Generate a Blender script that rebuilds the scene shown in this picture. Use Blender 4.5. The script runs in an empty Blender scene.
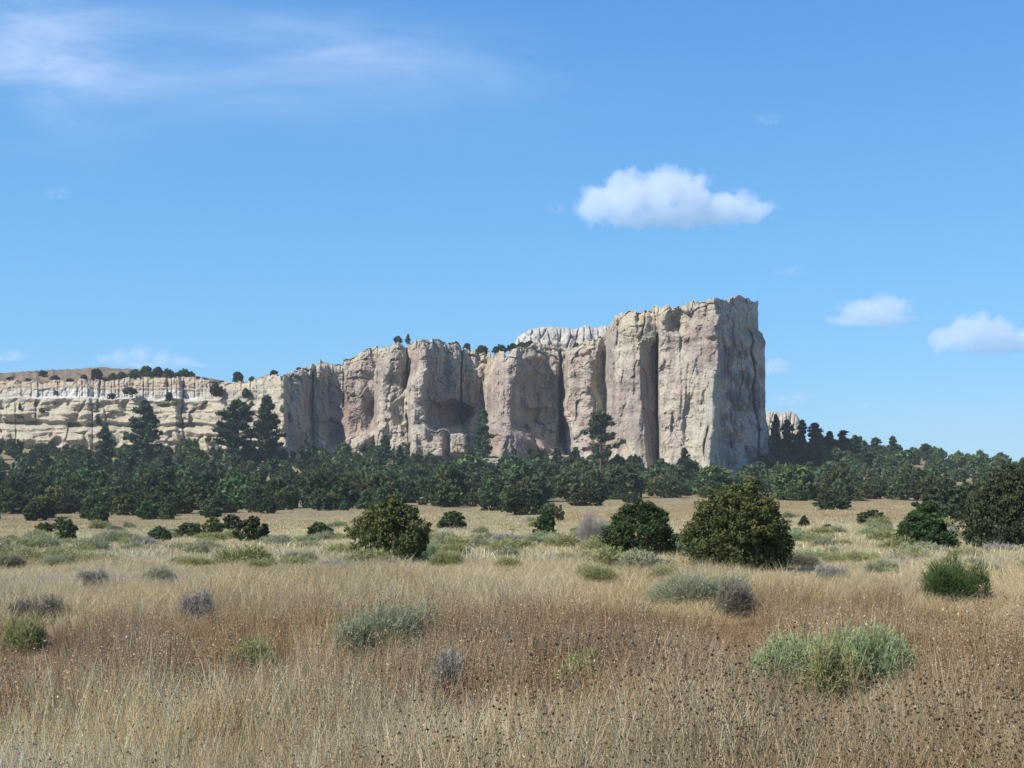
import bpy, math, random
import numpy as np
rnd = random.Random(7)
rng = np.random.default_rng(11)
sc = bpy.context.scene
COL = sc.collection
R = math.radians

# ------------------------------------------------------------------ camera, sky, sun, exposure
EYE, FPX, HOR = 1.7, 1236.0, 470.0        # eye height, focal length in pixels, horizon row
cam_d = bpy.data.cameras.new('camera'); cam = bpy.data.objects.new('camera', cam_d); COL.objects.link(cam)
cam.location = (0, 0, EYE); cam.rotation_euler = (R(90), 0, 0)
cam_d.sensor_width = 36; cam_d.lens = 36 * FPX / 1024
cam_d.shift_y = (HOR - 384) / 1024
cam_d.clip_start = 0.1; cam_d.clip_end = 20000
sc.camera = cam

SUN_EL, SUN_AZ = 41.0, 32.0               # azimuth: degrees behind the camera's left hand side
sd = np.array([-math.cos(R(SUN_EL)) * math.cos(R(SUN_AZ)), -math.cos(R(SUN_EL)) * math.sin(R(SUN_AZ)), math.sin(R(SUN_EL))])
sl = bpy.data.lights.new('sun', 'SUN'); sl.energy = 3.65; sl.angle = R(0.5); sl.color = (1.0, 0.95, 0.87)
so = bpy.data.objects.new('sun', sl); COL.objects.link(so)
from mathutils import Vector, Matrix
so.rotation_euler = Vector(sd).to_track_quat('Z', 'Y').to_euler()
so.location = (-60, -30, 90)

def N(nt, t, **kw):
    n = nt.nodes.new(t)
    for k, v in kw.items():
        if k in n.inputs.keys() if hasattr(n.inputs, 'keys') else False: n.inputs[k].default_value = v
        else: setattr(n, k, v)
    return n
def L(nt, a, b): nt.links.new(a, b)

w = bpy.data.worlds.new('World'); sc.world = w; w.use_nodes = True
nt = w.node_tree; nt.nodes.clear()
out = N(nt, 'ShaderNodeOutputWorld'); bg = N(nt, 'ShaderNodeBackground')
sky = N(nt, 'ShaderNodeTexSky', sky_type='NISHITA'); sky.sun_disc = False
sky.sun_elevation = R(SUN_EL); sky.sun_rotation = math.atan2(sd[0], sd[1])
sky.altitude = 1200; sky.air_density = 1.0; sky.dust_density = 0.4; sky.ozone_density = 1.6
bg.inputs['Strength'].default_value = 0.10
# thin high cirrus, part of the sky: stretched noise over the direction of view
tc = N(nt, 'ShaderNodeTexCoord')
sep = N(nt, 'ShaderNodeSeparateXYZ'); L(nt, tc.outputs['Generated'], sep.inputs[0])
def M(op, a, b=None, c=None, clamp=False):
    m = N(nt, 'ShaderNodeMath', operation=op); m.use_clamp = clamp
    for i, v in enumerate((a, b, c)):
        if v is None: continue
        if isinstance(v, (int, float)): m.inputs[i].default_value = v
        else: L(nt, v, m.inputs[i])
    return m.outputs[0]
gx = M('DIVIDE', sep.outputs[0], M('MAXIMUM', sep.outputs[1], 0.05))      # tangent of bearing
gz = M('DIVIDE', sep.outputs[2], M('MAXIMUM', sep.outputs[1], 0.05))      # tangent of elevation
comb = N(nt, 'ShaderNodeCombineXYZ'); L(nt, gx, comb.inputs[0]); L(nt, gz, comb.inputs[1])
mp = N(nt, 'ShaderNodeMapping'); mp.inputs['Rotation'].default_value = (0, 0, R(14)); mp.inputs['Scale'].default_value = (2.2, 9.0, 1)
L(nt, comb.outputs[0], mp.inputs[0])
nz = N(nt, 'ShaderNodeTexNoise'); nz.inputs['Scale'].default_value = 2.4; nz.inputs['Detail'].default_value = 9; nz.inputs['Roughness'].default_value = 0.62; nz.inputs['Distortion'].default_value = 0.35
L(nt, mp.outputs[0], nz.inputs['Vector'])
def blob(cx, cz, rx, rz, rot=0.0):
    c, s = math.cos(R(rot)), math.sin(R(rot))
    dx = M('SUBTRACT', gx, cx); dz = M('SUBTRACT', gz, cz)
    a = M('DIVIDE', M('ADD', M('MULTIPLY', dx, c), M('MULTIPLY', dz, s)), rx)
    b = M('DIVIDE', M('SUBTRACT', M('MULTIPLY', dz, c), M('MULTIPLY', dx, s)), rz)
    d = M('ADD', M('MULTIPLY', a, a), M('MULTIPLY', b, b))
    return M('POWER', 2.718, M('MULTIPLY', d, -1.0))
m1 = blob(-0.38, 0.345, 0.085, 0.055, -18)
m2 = blob(-0.14, 0.337, 0.15, 0.030, -6)
m3 = blob(-0.23, 0.300, 0.16, 0.022, -10)
msk = M('ADD', M('MULTIPLY', m1, 0.95), M('ADD', M('MULTIPLY', m2, 0.62), M('MULTIPLY', m3, 0.25)))
cl = M('MULTIPLY', M('MULTIPLY', M('SUBTRACT', nz.outputs['Fac'], 0.30), 2.3, clamp=True), msk, clamp=True)
cl = M('MULTIPLY', cl, 0.62)
mix = N(nt, 'ShaderNodeMix', data_type='RGBA')
mix.inputs['B'].default_value = (6.2, 6.6, 7.4, 1) if False else (5.6, 6.3, 7.6, 1)
hs = N(nt, 'ShaderNodeHueSaturation'); hs.inputs['Saturation'].default_value = 1.18; hs.inputs['Value'].default_value = 1.0
L(nt, sky.outputs[0], hs.inputs['Color'])
# deep dry-air blue kept down to the skyline
cr = N(nt, 'ShaderNodeValToRGB'); L(nt, M('MULTIPLY', sep.outputs[2], 2.5), cr.inputs[0]); e = cr.color_ramp.elements
e[0].position = 0.0; e[0].color = (1.25/6, 3.35/6, 5.4/6, 1); e[1].position = 0.90; e[1].color = (.62/6, 2.15/6, 5.0/6, 1)
k_ = e.new(.34); k_.color = (1.10/6, 3.15/6, 5.75/6, 1)
sc6 = N(nt, 'ShaderNodeVectorMath', operation='SCALE'); L(nt, cr.outputs[0], sc6.inputs[0]); sc6.inputs['Scale'].default_value = 6.0
fz = M('MULTIPLY', M('SUBTRACT', 1.0, M('MULTIPLY', M('SUBTRACT', sep.outputs[2], .4), 3.0, clamp=True)), .8)
mxs = N(nt, 'ShaderNodeMix', data_type='RGBA'); L(nt, fz, mxs.inputs['Factor']); L(nt, hs.outputs[0], mxs.inputs['A']); L(nt, sc6.outputs[0], mxs.inputs['B'])
L(nt, cl, mix.inputs['Factor']); L(nt, mxs.outputs['Result'], mix.inputs['A'])
L(nt, mix.outputs['Result'], bg.inputs[0]); L(nt, bg.outputs[0], out.inputs[0])

sc.view_settings.view_transform = 'Standard'; sc.view_settings.look = 'None'
sc.view_settings.exposure = 0.72; sc.view_settings.gamma = 1.0; sc.view_settings.use_curve_mapping = False
sc.cycles.use_denoising = True; sc.cycles.max_bounces = 6; sc.cycles.diffuse_bounces = 2; sc.cycles.volume_bounces = 4
sc.cycles.transparent_max_bounces = 4; sc.cycles.sample_clamp_indirect = 4

# ------------------------------------------------------------------ numpy noise
def _hash(ix, iy, iz, s):
    h = (ix * 374761393 + iy * 668265263 + iz * 2147483647 + s * 1274126177) & 0xffffffff
    h = ((h ^ (h >> 13)) * 1274126177) & 0xffffffff
    h = ((h ^ (h >> 16)) * 2246822519) & 0xffffffff
    return ((h ^ (h >> 15)) & 0xffffff) / float(0xffffff)
def vnoise(x, y, z=0.0, s=0):
    x, y, z = np.broadcast_arrays(np.asarray(x, float), np.asarray(y, float), np.asarray(z, float))
    fx, fy, fz = np.floor(x), np.floor(y), np.floor(z)
    ix, iy, iz = fx.astype(np.int64), fy.astype(np.int64), fz.astype(np.int64)
    tx, ty, tz = x - fx, y - fy, z - fz
    tx = tx*tx*tx*(tx*(tx*6-15)+10); ty = ty*ty*ty*(ty*(ty*6-15)+10); tz = tz*tz*tz*(tz*(tz*6-15)+10)
    r = 0
    for a in (0, 1):
        for b in (0, 1):
            for c in (0, 1):
                wgt = (tx if a else 1-tx) * (ty if b else 1-ty) * (tz if c else 1-tz)
                r = r + wgt * _hash(ix+a, iy+b, iz+c, s)
    return r * 2 - 1
def fbm(x, y, z=0.0, o=4, s=0, g=0.5):
    r, a, n = 0, 1.0, 0.0
    x, y, z = np.asarray(x, float), np.asarray(y, float), np.asarray(z, float)
    for i in range(o):
        r = r + a * vnoise(x*2.03**i + 17.3*i, y*2.03**i - 9.1*i, z*2.03**i + 4.7*i, s+i); n += a; a *= g
    return r / n
def ridged(x, y, z=0.0, o=3, s=0):
    r, a, n = 0, 1.0, 0.0
    for i in range(o):
        r = r + a * (1 - 2*np.abs(vnoise(x*2.1**i + 3.3*i, y*2.1**i, z*2.1**i, s+i))); n += a; a *= 0.5
    return r / n
def worley(x, y, z, s=0):
    fx, fy, fz = np.floor(x).astype(np.int64), np.floor(y).astype(np.int64), np.floor(z).astype(np.int64)
    d1 = np.full(np.shape(x), 9.0); d2 = d1.copy(); idv = np.zeros(np.shape(x))
    for a in (-1, 0, 1):
        for b in (-1, 0, 1):
            for c in (-1, 0, 1):
                cx, cy, cz = fx+a, fy+b, fz+c
                dx = cx + _hash(cx, cy, cz, s) - x; dy = cy + _hash(cx, cy, cz, s+1) - y; dz = cz + _hash(cx, cy, cz, s+2) - z
                d = np.sqrt(dx*dx + dy*dy + dz*dz)
                h = _hash(cx, cy, cz, s+3)
                n1 = d < d1
                d2 = np.where(n1, d1, np.minimum(d2, d)); idv = np.where(n1, h, idv); d1 = np.where(n1, d, d1)
    return d1, d2, idv
def sstep(a, b, x):
    t = np.clip((x - a) / (b - a), 0, 1); return t*t*(3-2*t)

# ------------------------------------------------------------------ mesh helpers
def mesh_from(name, verts, tris=None, quads=None, col=None, mat=None, smooth=False, mesh_only=False):
    verts = np.asarray(verts, np.float32)
    nt_ = 0 if tris is None else len(tris); nq = 0 if quads is None else len(quads)
    me = bpy.data.meshes.new(name)
    me.vertices.add(len(verts)); me.vertices.foreach_set('co', verts.ravel())
    loops = []
    if nt_: loops.append(np.asarray(tris, np.int32).ravel())
    if nq: loops.append(np.asarray(quads, np.int32).ravel())
    loops = np.concatenate(loops)
    me.loops.add(len(loops)); me.loops.foreach_set('vertex_index', loops)
    me.polygons.add(nt_ + nq)
    st = np.concatenate([np.arange(nt_) * 3, nt_*3 + np.arange(nq) * 4]).astype(np.int32)
    me.polygons.foreach_set('loop_start', st)
    me.polygons.foreach_set('use_smooth', np.full(nt_+nq, smooth, bool))
    me.update(calc_edges=True)
    if col is not None:
        a = me.color_attributes.new('tint', 'FLOAT_COLOR', 'POINT')
        c = np.ones((len(verts), 4), np.float32); c[:, :3] = col
        a.data.foreach_set('color', c.ravel())
    if mat: me.materials.append(mat)
    if mesh_only: return me
    o = bpy.data.objects.new(name, me); COL.objects.link(o); return o
def tag(o, label=None, cat=None, group=None, kind=None):
    if label: o['label'] = label
    if cat: o['category'] = cat
    if group: o['group'] = group
    if kind: o['kind'] = kind
    return o
def empty(name, loc):
    o = bpy.data.objects.new(name, None); COL.objects.link(o); o.location = loc; o.empty_display_size = .3; return o
def scatter(protos, pos, scale, rot, tint=None, pick=None, lean=0.0):
    """many copies of small numpy prototypes baked into one vertex/triangle array"""
    V, T, C, off = [], [], [], 0
    n = len(pos); pick = rng.integers(0, len(protos), n) if pick is None else pick
    scale = np.asarray(scale, float)
    if scale.ndim == 1: scale = np.repeat(scale[:, None], 3, 1)
    for k, (v, t, c) in enumerate(protos):
        ids = np.nonzero(pick == k)[0]
        if not len(ids): continue
        s, r = scale[ids], rot[ids]
        p = v[None] * s[:, None, :]
        cs, sn = np.cos(r)[:, None], np.sin(r)[:, None]
        x = p[..., 0]*cs - p[..., 1]*sn; y = p[..., 0]*sn + p[..., 1]*cs
        q = np.stack([x, y, p[..., 2]], -1) + pos[ids][:, None, :]
        cc = np.repeat(c[None], len(ids), 0)
        if tint is not None: cc = cc * tint[ids][:, None, :]
        V.append(q.reshape(-1, 3)); C.append(cc.reshape(-1, 3))
        T.append((t[None] + (np.arange(len(ids)) * len(v))[:, None, None]).reshape(-1, 3) + off)
        off += len(ids) * len(v)
    return np.concatenate(V), np.concatenate(T), np.concatenate(C)

# ------------------------------------------------------------------ materials
def tint_mat(name, rough=0.8, trans=0.0, var=0.0, noise_scale=None, noise_amp=0.0, obj_rand=0.0, spec=0.2, bump=None):
    m = bpy.data.materials.new(name); m.use_nodes = True; t = m.node_tree; t.nodes.clear()
    o = N(t, 'ShaderNodeOutputMaterial'); a = N(t, 'ShaderNodeVertexColor', layer_name='tint')
    col = a.outputs['Color']
    if obj_rand:
        oi = N(t, 'ShaderNodeObjectInfo'); mr = N(t, 'ShaderNodeMapRange')
        mr.inputs['To Min'].default_value = 1 - obj_rand; mr.inputs['To Max'].default_value = 1 + obj_rand
        L(t, oi.outputs['Random'], mr.inputs['Value'])
        h = N(t, 'ShaderNodeHueSaturation'); L(t, col, h.inputs['Color']); L(t, mr.outputs[0], h.inputs['Value'])
        mh = N(t, 'ShaderNodeMath', operation='MULTIPLY_ADD'); mh.inputs[1].default_value = 0.03; mh.inputs[2].default_value = 0.492
        wn = N(t, 'ShaderNodeTexWhiteNoise', noise_dimensions='1D'); L(t, oi.outputs['Random'], wn.inputs['W'])
        L(t, wn.outputs['Value'], mh.inputs[0]); L(t, mh.outputs[0], h.inputs['Hue']); col = h.outputs[0]
    if noise_scale:
        g = N(t, 'ShaderNodeTexCoord'); nn = N(t, 'ShaderNodeTexNoise'); nn.inputs['Scale'].default_value = noise_scale; nn.inputs['Detail'].default_value = 6
        L(t, g.outputs['Object'], nn.inputs['Vector'])
        mr = N(t, 'ShaderNodeMapRange'); mr.inputs['From Min'].default_value = .25; mr.inputs['From Max'].default_value = .75
        mr.inputs['To Min'].default_value = 1-noise_amp; mr.inputs['To Max'].default_value = 1+noise_amp; L(t, nn.outputs['Fac'], mr.inputs['Value'])
        mm = N(t, 'ShaderNodeVectorMath', operation='MULTIPLY'); L(t, col, mm.inputs[0]); L(t, mr.outputs[0], mm.inputs[1]); col = mm.outputs[0]
    p = N(t, 'ShaderNodeBsdfPrincipled'); p.inputs['Roughness'].default_value = rough; p.inputs['Specular IOR Level'].default_value = spec
    L(t, col, p.inputs['Base Color'])
    if bump:
        g = N(t, 'ShaderNodeTexCoord'); nn = N(t, 'ShaderNodeTexNoise'); nn.inputs['Scale'].default_value = bump[0]; nn.inputs['Detail'].default_value = 5
        L(t, g.outputs['Object'], nn.inputs['Vector']); b = N(t, 'ShaderNodeBump'); b.inputs['Strength'].default_value = bump[1]; b.inputs['Distance'].default_value = bump[2]
        L(t, nn.outputs['Fac'], b.inputs['Height']); L(t, b.outputs[0], p.inputs['Normal'])
    sh = p.outputs[0]
    if trans:
        tr = N(t, 'ShaderNodeBsdfTranslucent'); L(t, col, tr.inputs['Color']); mx = N(t, 'ShaderNodeMixShader'); mx.inputs[0].default_value = trans
        L(t, sh, mx.inputs[1]); L(t, tr.outputs[0], mx.inputs[2]); sh = mx.outputs[0]
    L(t, sh, o.inputs[0]); return m
MAT_ROCK = tint_mat('sandstone', 0.9, spec=0.1, noise_scale=0.9, noise_amp=0.16, bump=(1.3, 0.9, 0.5))
MAT_LEAF = tint_mat('juniper_leaf', 0.75, trans=0.15, obj_rand=0.36)
MAT_PINE = tint_mat('pine_needle', 0.7, trans=0.08, obj_rand=0.15)
MAT_BARK = tint_mat('bark', 0.95, spec=0.05)
MAT_GRASS = tint_mat('dry_grass', 0.7, trans=0.30, spec=0.25)
MAT_SHRUB = tint_mat('shrub_leaf', 0.75, trans=0.22, spec=0.15)
MAT_GROUND = tint_mat('soil', 0.95, spec=0.05, noise_scale=2.2, noise_amp=0.30, bump=(6.0, 0.5, 0.05))

# ------------------------------------------------------------------ ground
UC = np.array([-400, 0, 283, 450, 600, 715, 800, 900, 1024, 1300], float)
YR = np.array([0, 10, 20, 30, 45, 70, 100, 150, 230, 300, 350, 400, 450, 500, 560, 700, 1000, 2500], float)
QT = {  # image row of the ground at each distance, left to right
 45: [548]*10, 70: [541, 541, 540, 537, 536, 535, 534, 534, 534, 534],
 100: [534, 533, 530, 526, 524, 522, 521, 521, 521, 521], 150: [526, 525, 520, 516, 514, 513, 511, 511, 511, 511],
 230: [511, 510, 508, 505, 504, 503, 502, 502, 502, 502], 300: [494, 494, 494, 494, 494, 494, 493, 492, 492, 492],
 350: [484, 484, 484, 484, 486, 488, 487, 486, 486, 486], 400: [474, 474, 473, 472, 474, 480, 479, 478, 478, 478],
 450: [462, 460, 460, 461, 464, 473, 462, 467, 473, 473], 500: [452, 450, 450, 450, 452, 456, 449, 458, 470, 472],
 560: [444, 444, 444, 444, 444, 444, 444, 457, 470, 472], 700: [450, 450, 450, 450, 450, 450, 455, 462, 471, 472]}
ZT = np.zeros((len(YR), len(UC)))
for i, Y in enumerate(YR):
    if Y in QT: ZT[i] = EYE + (HOR - np.array(QT[Y], float)) * Y / FPX
    elif Y == 20: ZT[i] = -0.1
    elif Y == 30: ZT[i] = -0.45
def ground_z(x, y, micro=True):
    x = np.asarray(x, float); y = np.asarray(y, float)
    yy = np.clip(y, 0.001, 2499); u = np.clip(512 + FPX * x / np.maximum(yy, 25), -399, 1299)
    i = np.clip(np.searchsorted(YR, yy, side='right') - 1, 0, len(YR)-2); j = np.clip(np.searchsorted(UC, u, side='right') - 1, 0, len(UC)-2)
    ty = (yy - YR[i]) / (YR[i+1] - YR[i]); tu = (u - UC[j]) / (UC[j+1] - UC[j]); tu = tu*tu*(3-2*tu)
    z = (ZT[i, j]*(1-tu) + ZT[i, j+1]*tu)*(1-ty) + (ZT[i+1, j]*(1-tu) + ZT[i+1, j+1]*tu)*ty
    if micro:
        far = sstep(4, 120, y) * 0.5 + 0.03
        z = z + fbm(x/9.0, y/9.0, o=3, s=50) * 0.35 * far
    return z
def at(u, q, lo=4.0, hi=395.0):
    """distance and world point where the ground shows at image place (u, q)"""
    ys = np.concatenate([np.arange(lo, 60, .1), np.arange(60, hi, .5)])
    xs = (u-512)/FPX*ys; qs = HOR + (EYE - ground_z(xs, ys, False)) * FPX / ys
    k = int(np.argmin(np.abs(qs - q))); return xs[k], ys[k]

def field_colour(x, y):
    """own colour of soil, litter and low growth of the open field"""
    n1 = fbm(x/14, y/30, o=4, s=60); n2 = fbm(x/3.0, y/5.0, o=3, s=64); n3 = fbm(x/40, y/60, o=3, s=68); n4 = fbm(x/1.2, y/1.6, o=3, s=75)
    tan = np.array([0.41, 0.315, 0.165]); straw = np.array([0.50, 0.42, 0.25]); red = np.array([0.37, 0.255, 0.14]); sage = np.array([0.23, 0.235, 0.135])
    c = np.broadcast_to(tan, x.shape + (3,)).copy()
    def mixin(c, b, f): return c*(1-f[..., None]) + b*f[..., None]
    c = mixin(c, straw, sstep(-.15, .35, n1 + 0.4*n2) * 0.8)
    c = mixin(c, red, sstep(0.0, .4, n3*0.7 + n2*0.5) * 0.55)
    near = np.exp(-((np.sqrt(x*x+y*y) - 48) / 30.0)**2)
    c = mixin(c, sage, sstep(0.0, .35, n2 + n1*0.5 + near*0.35 - .12) * (0.25 + 0.6*near))
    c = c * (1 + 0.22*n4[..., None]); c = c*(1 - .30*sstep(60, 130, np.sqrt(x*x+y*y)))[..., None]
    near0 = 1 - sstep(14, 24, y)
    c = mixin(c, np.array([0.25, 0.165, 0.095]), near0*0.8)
    return c
def build_ground():
    ang = np.concatenate([np.radians(np.linspace(-180, -32, 40, endpoint=False)), np.radians(np.linspace(-32, 32, 620)), np.radians(np.linspace(32, 180, 41)[1:])])
    rad = np.concatenate([[0.0], np.geomspace(1.5, 560, 560), np.geomspace(580, 1480, 26)])
    A, Rr = np.meshgrid(ang, rad); X = Rr*np.sin(A); Y = Rr*np.cos(A)
    Z = np.where(Y > 0, ground_z(X, np.maximum(Y, 0.001)), 0) + fbm(X/2.1, Y/2.1, o=3, s=5)*0.04
    c = field_colour(X, Y)
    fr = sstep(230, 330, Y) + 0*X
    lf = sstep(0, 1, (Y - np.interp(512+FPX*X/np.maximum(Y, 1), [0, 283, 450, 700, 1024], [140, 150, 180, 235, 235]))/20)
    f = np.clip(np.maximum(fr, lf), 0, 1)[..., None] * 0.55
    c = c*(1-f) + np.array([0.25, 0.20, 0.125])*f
    n, m = A.shape; idx = np.arange(n*m).reshape(n, m)
    q = np.stack([idx[:-1, :-1], idx[:-1, 1:], idx[1:, 1:], idx[1:, :-1]], -1).reshape(-1, 4)[:, ::-1]
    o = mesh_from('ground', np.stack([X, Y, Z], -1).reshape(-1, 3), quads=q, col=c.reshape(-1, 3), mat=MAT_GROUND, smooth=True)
    tag(o, kind='structure')
build_ground()

# ------------------------------------------------------------------ the mesa
DP = [(-300, 560), (-140, 545), (0, 515), (60, 505), (90, 500), (94, 501), (140, 494), (178, 487), (181, 489), (186, 489), (215, 482), (250, 470), (270, 462), (283, 452),
      (287, 460), (300, 466), (312, 471), (314, 478), (342, 484), (345, 475), (356, 478), (374, 486), (378, 466), (385, 460), (393, 458), (400, 465), (407, 470),
      (409, 456), (415, 450), (424, 449), (428, 454), (450, 468), (461, 474), (464, 478), (484, 486), (488, 470), (495, 455), (505, 447), (513, 445),
      (516, 450), (535, 461), (558, 470), (562, 478), (566, 455), (575, 450), (590, 447), (594, 449), (604, 453), (606, 453), (609, 435), (613, 424), (640, 411),
      (657, 413), (659, 411), (690, 404), (703, 400), (716, 397), (721, 401), (732, 412), (745, 422), (757, 431), (763, 438), (767, 452)]
TOP = [(-300, 374), (0, 381), (60, 381), (110, 380), (150, 378), (190, 378), (215, 383), (239, 382), (252, 380), (286, 373), (299, 369), (322, 363), (341, 363), (346, 359),
       (361, 351), (380, 346), (398, 343), (407, 347), (410, 345), (421, 339.5), (434, 338), (445, 343), (458, 342), (462, 348), (487, 352), (512, 350), (529, 345), (541, 345),
       (559, 347), (564, 351), (569, 350), (578, 344), (594, 338), (606, 337), (610, 325), (615, 317), (625, 313), (644, 310), (660, 307), (679, 306), (685, 303), (715, 300.5),
       (723, 300.5), (734, 298), (745, 296), (757, 297), (759.5, 300), (767, 302)]
def build_mesa():
    u = np.concatenate([np.arange(-300, -20, 3.0), np.arange(-20, 767.01, 0.5)])
    nf = len(u)
    # the end wall turns away behind the nose
    ue = np.concatenate([np.linspace(766.6, 762, 26), np.linspace(761.5, 735, 40)]); dadd = np.concatenate([np.linspace(1, 18, 26), np.linspace(20, 90, 40)])
    U = np.concatenate([u, ue]); m = len(U)
    D0 = np.interp(U, *np.array(DP, float).T)
    k = np.ones(5)/5; D0[:nf] = np.convolve(np.pad(D0[:nf], 2, 'edge'), k, 'valid')
    D0[nf:] = D0[nf-1] + dadd
    QTp = np.interp(U, *np.array(TOP, float).T)
    blk = _hash(np.floor(U/5.3 + 1.2*vnoise(U/9, 0, s=3)).astype(np.int64), np.zeros(m, np.int64), np.zeros(m, np.int64), 9)
    rough_top = (blk-.5)*3.4 + fbm(U/3.0, 0*U, o=3, s=31)*2.0 + fbm(U/14.0, 0*U, o=2, s=33)*1.6
    amp = np.interp(U, [0, 215, 240, 283, 400, 600, 640, 755, 759], [0.55, 0.6, .5, .8, .9, .7, .8, .8, .3])
    QTp = QTp + rough_top*amp*1.5
    QTp[nf:] = HOR - (HOR - QTp[nf-1]) * D0[nf-1] / D0[nf:]
    Zb = ground_z((U-512)/FPX*D0, D0) - 4.0
    QB = HOR + (EYE - Zb)*FPX/D0
    nv = 330
    v = np.linspace(0, 1, nv)[:, None]
    Q = QTp[None] + (QB-QTp)[None]*v
    UU = np.broadcast_to(U[None], Q.shape)
    # slanting of the vertical features: shift the lookup of the plan with height
    hgt = (QB[None]-Q)                                                    # pixels above the buried foot
    warp = fbm(UU/50, Q/36, o=4, s=12, g=.55)*8.0*sstep(0, 40, UU)*(1-sstep(590, 610, UU)*0.75)*(1 - sstep(735, 760, UU))
    warp = warp + 5.0*fbm(UU/70, Q/17, o=3, s=13)*sstep(694, 706, UU)*(1-sstep(736, 752, UU)) + 2.2*fbm(UU/25, Q/14, o=3, s=14)*sstep(606, 612, UU)*(1-sstep(700, 715, UU))
    Ue = np.clip(UU + warp, -300, 767)
    D = np.interp(Ue, U[:nf], D0[:nf]); D[:, nf:] = D0[None, nf:]
    kk = np.hanning(121); kk /= kk.sum(); Dm = np.convolve(np.pad(D0[:nf], 60, 'edge'), kk, 'valid')
    fac = 0.86 + 0.42*fbm(UU/28, Q/26, o=3, s=18); midz = sstep(284, 300, U[:nf])*(1-sstep(596, 606, U[:nf]))
    lessen = np.interp(U[:nf], [0, 284, 300, 400, 412, 480, 500, 600, 608], [1, 1, .62, .66, .85, .8, .85, .8, 1])
    D[:, :nf] = Dm + (D[:, :nf]-Dm)*(1 + (fac[:, :nf]*lessen-1)*midz)
    front = np.ones(m); front[nf:] = 0.35
    FR = np.broadcast_to(front[None], Q.shape)
    main = sstep(280, 290, UU)                       # 1 on the high cliff, 0 on the banded left part
    tall = sstep(604, 612, UU)
    # batter and foot flare
    D = D + (470-Q)*0.045*main - 9*np.exp(-np.maximum(hgt-10, 0)/16)*main*(1-tall) - 6*tall*np.exp(-np.maximum(hgt-10, 0)/22)
    D = D + 3.0*np.exp(-(Q-QTp[None])/2.6)*(1+0*main) + 5.5*np.exp(-(Q-QTp[None])/8.5)*main*(1-tall) + 1.5*np.exp(-(Q-QTp[None])/8)*tall*(1-sstep(712, 720, UU))
    for q0, dq, dep, sd0 in ((372, 9, 2.4, 601), (392, 12, 2.0, 602), (415, 10, 2.2, 603), (436, 9, -1.5, 604)):
        lq0 = q0 + dq*fbm(UU/22, 0*UU, o=3, s=sd0)*1.8 + (UU-450)*-.02
        D = D - dep*sstep(-1.2, 1.2, Q-lq0)*main*(1-tall)*np.clip(.5+1.3*fbm(UU/14, 0*UU, o=2, s=sd0+9), 0, 1)
    def ell(cu, cq, ru, rq, depth, hard=0.35, p=2.0, slant=0.0):
        dx = (UU - cu - slant*(Q-cq))/ru; dy = (Q-cq)/rq
        d = (np.abs(dx)**p + np.abs(dy)**p)**(1/p)
        return depth*(1-sstep(1-hard, 1.0+0.05, d + 0.24*fbm(UU/9, Q/9, o=4, s=21)))
    def crack(pts, wd, depth):
        pq = np.array([p[1] for p in pts], float); pu = np.array([p[0] for p in pts], float)
        c = np.interp(Q, pq, pu) + fbm(Q/9, Q*0, o=2, s=77)*0.9
        return depth*np.exp(-((UU-c)/wd)**2)*sstep(pq[0]-4, pq[0]+3, Q)*(1-sstep(pq[-1]-3, pq[-1]+5, Q))
    D = D + crack([(407.5, 342), (407.5, 400), (408.5, 470)], 1.1, 5)
    D = D + crack([(462, 350), (461, 400), (464, 445)], 1.1, 5) + crack([(312.5, 372), (313, 440)], 0.9, 4) + crack([(344, 362), (344, 404)], .8, 3)
    D = D + crack([(561, 350), (561, 395), (562, 415), (565, 462)], 1.6, 7) + 9*crack([(563, 412), (567, 464)], 1.0, 1)*0.8
    D = D + ell(566, 440, 7, 27, 13, .5, slant=.12)
    D = D + crack([(657.6, 336), (657.5, 400), (659, 478)], 1.0, 8)
    # recess to the right-facing shade, left of that crack
    lu = np.interp(Q, [330, 345, 400, 440, 480], [642, 640, 640.5, 645, 648]) + 1.6*fbm(Q/12, Q*0, o=3, s=8)
    rec = np.clip((UU-lu)/(658-lu), 0, 1)*(UU < 658.2)*sstep(338, 352, Q + 7*np.abs((UU-649)/9)**2 + 3*fbm(UU/5, Q/5, s=9))
    D = D + rec*6.0 + 1.5*sstep(0, 1.5, UU-lu)*(UU < 658.2)*sstep(342, 350, Q)
    # hollows near the top of the high block
    D = D + ell(676, 321, 12, 17, 6, .7, 1.5, slant=-.15) + ell(682, 329, 8, 8, 4, .7) + ell(664, 318, 5, 7, -2.5, .8) + ell(631, 328, 13, 13, -2.5, .8) + ell(640, 321, 6, 11, 3.0, .6) + ell(613, 330, 3, 12, 2, .6)
    D = D + crack([(646, 311), (645, 324), (641, 336)], .9, 3) + crack([(619, 318), (617, 345)], 1.0, 1.5)
    D = D + sstep(326, 318, Q)*sstep(686, 690, UU)*(1-sstep(758, 761, UU))*1.2
    D = D + ell(733, 333, 12, 7, 2.0, .6) - ell(741, 312, 14, 12, 1.6, .7) - ell(724, 322, 9, 9, 2, .7) - ell(711, 330, 8, 16, 1.8, .8)
    # shallow arch panel, fins and ribs on the nose
    D = D + ell(689, 418, 7.5, 26, 3.2, .35, slant=-.08) + ell(673, 425, 3, 14, 1.2, .5)
    D = D - 3.2*np.exp(-((UU-(713-0.03*(Q-370)))/5.5)**2)*sstep(362, 376, Q)
    D = D - 4.5*np.exp(-((UU-(709-.12*(Q-440)))/5.0)**2)*sstep(424, 440, Q) + crack([(708, 428), (704, 445), (705, 462)], 1.3, 4)
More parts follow.
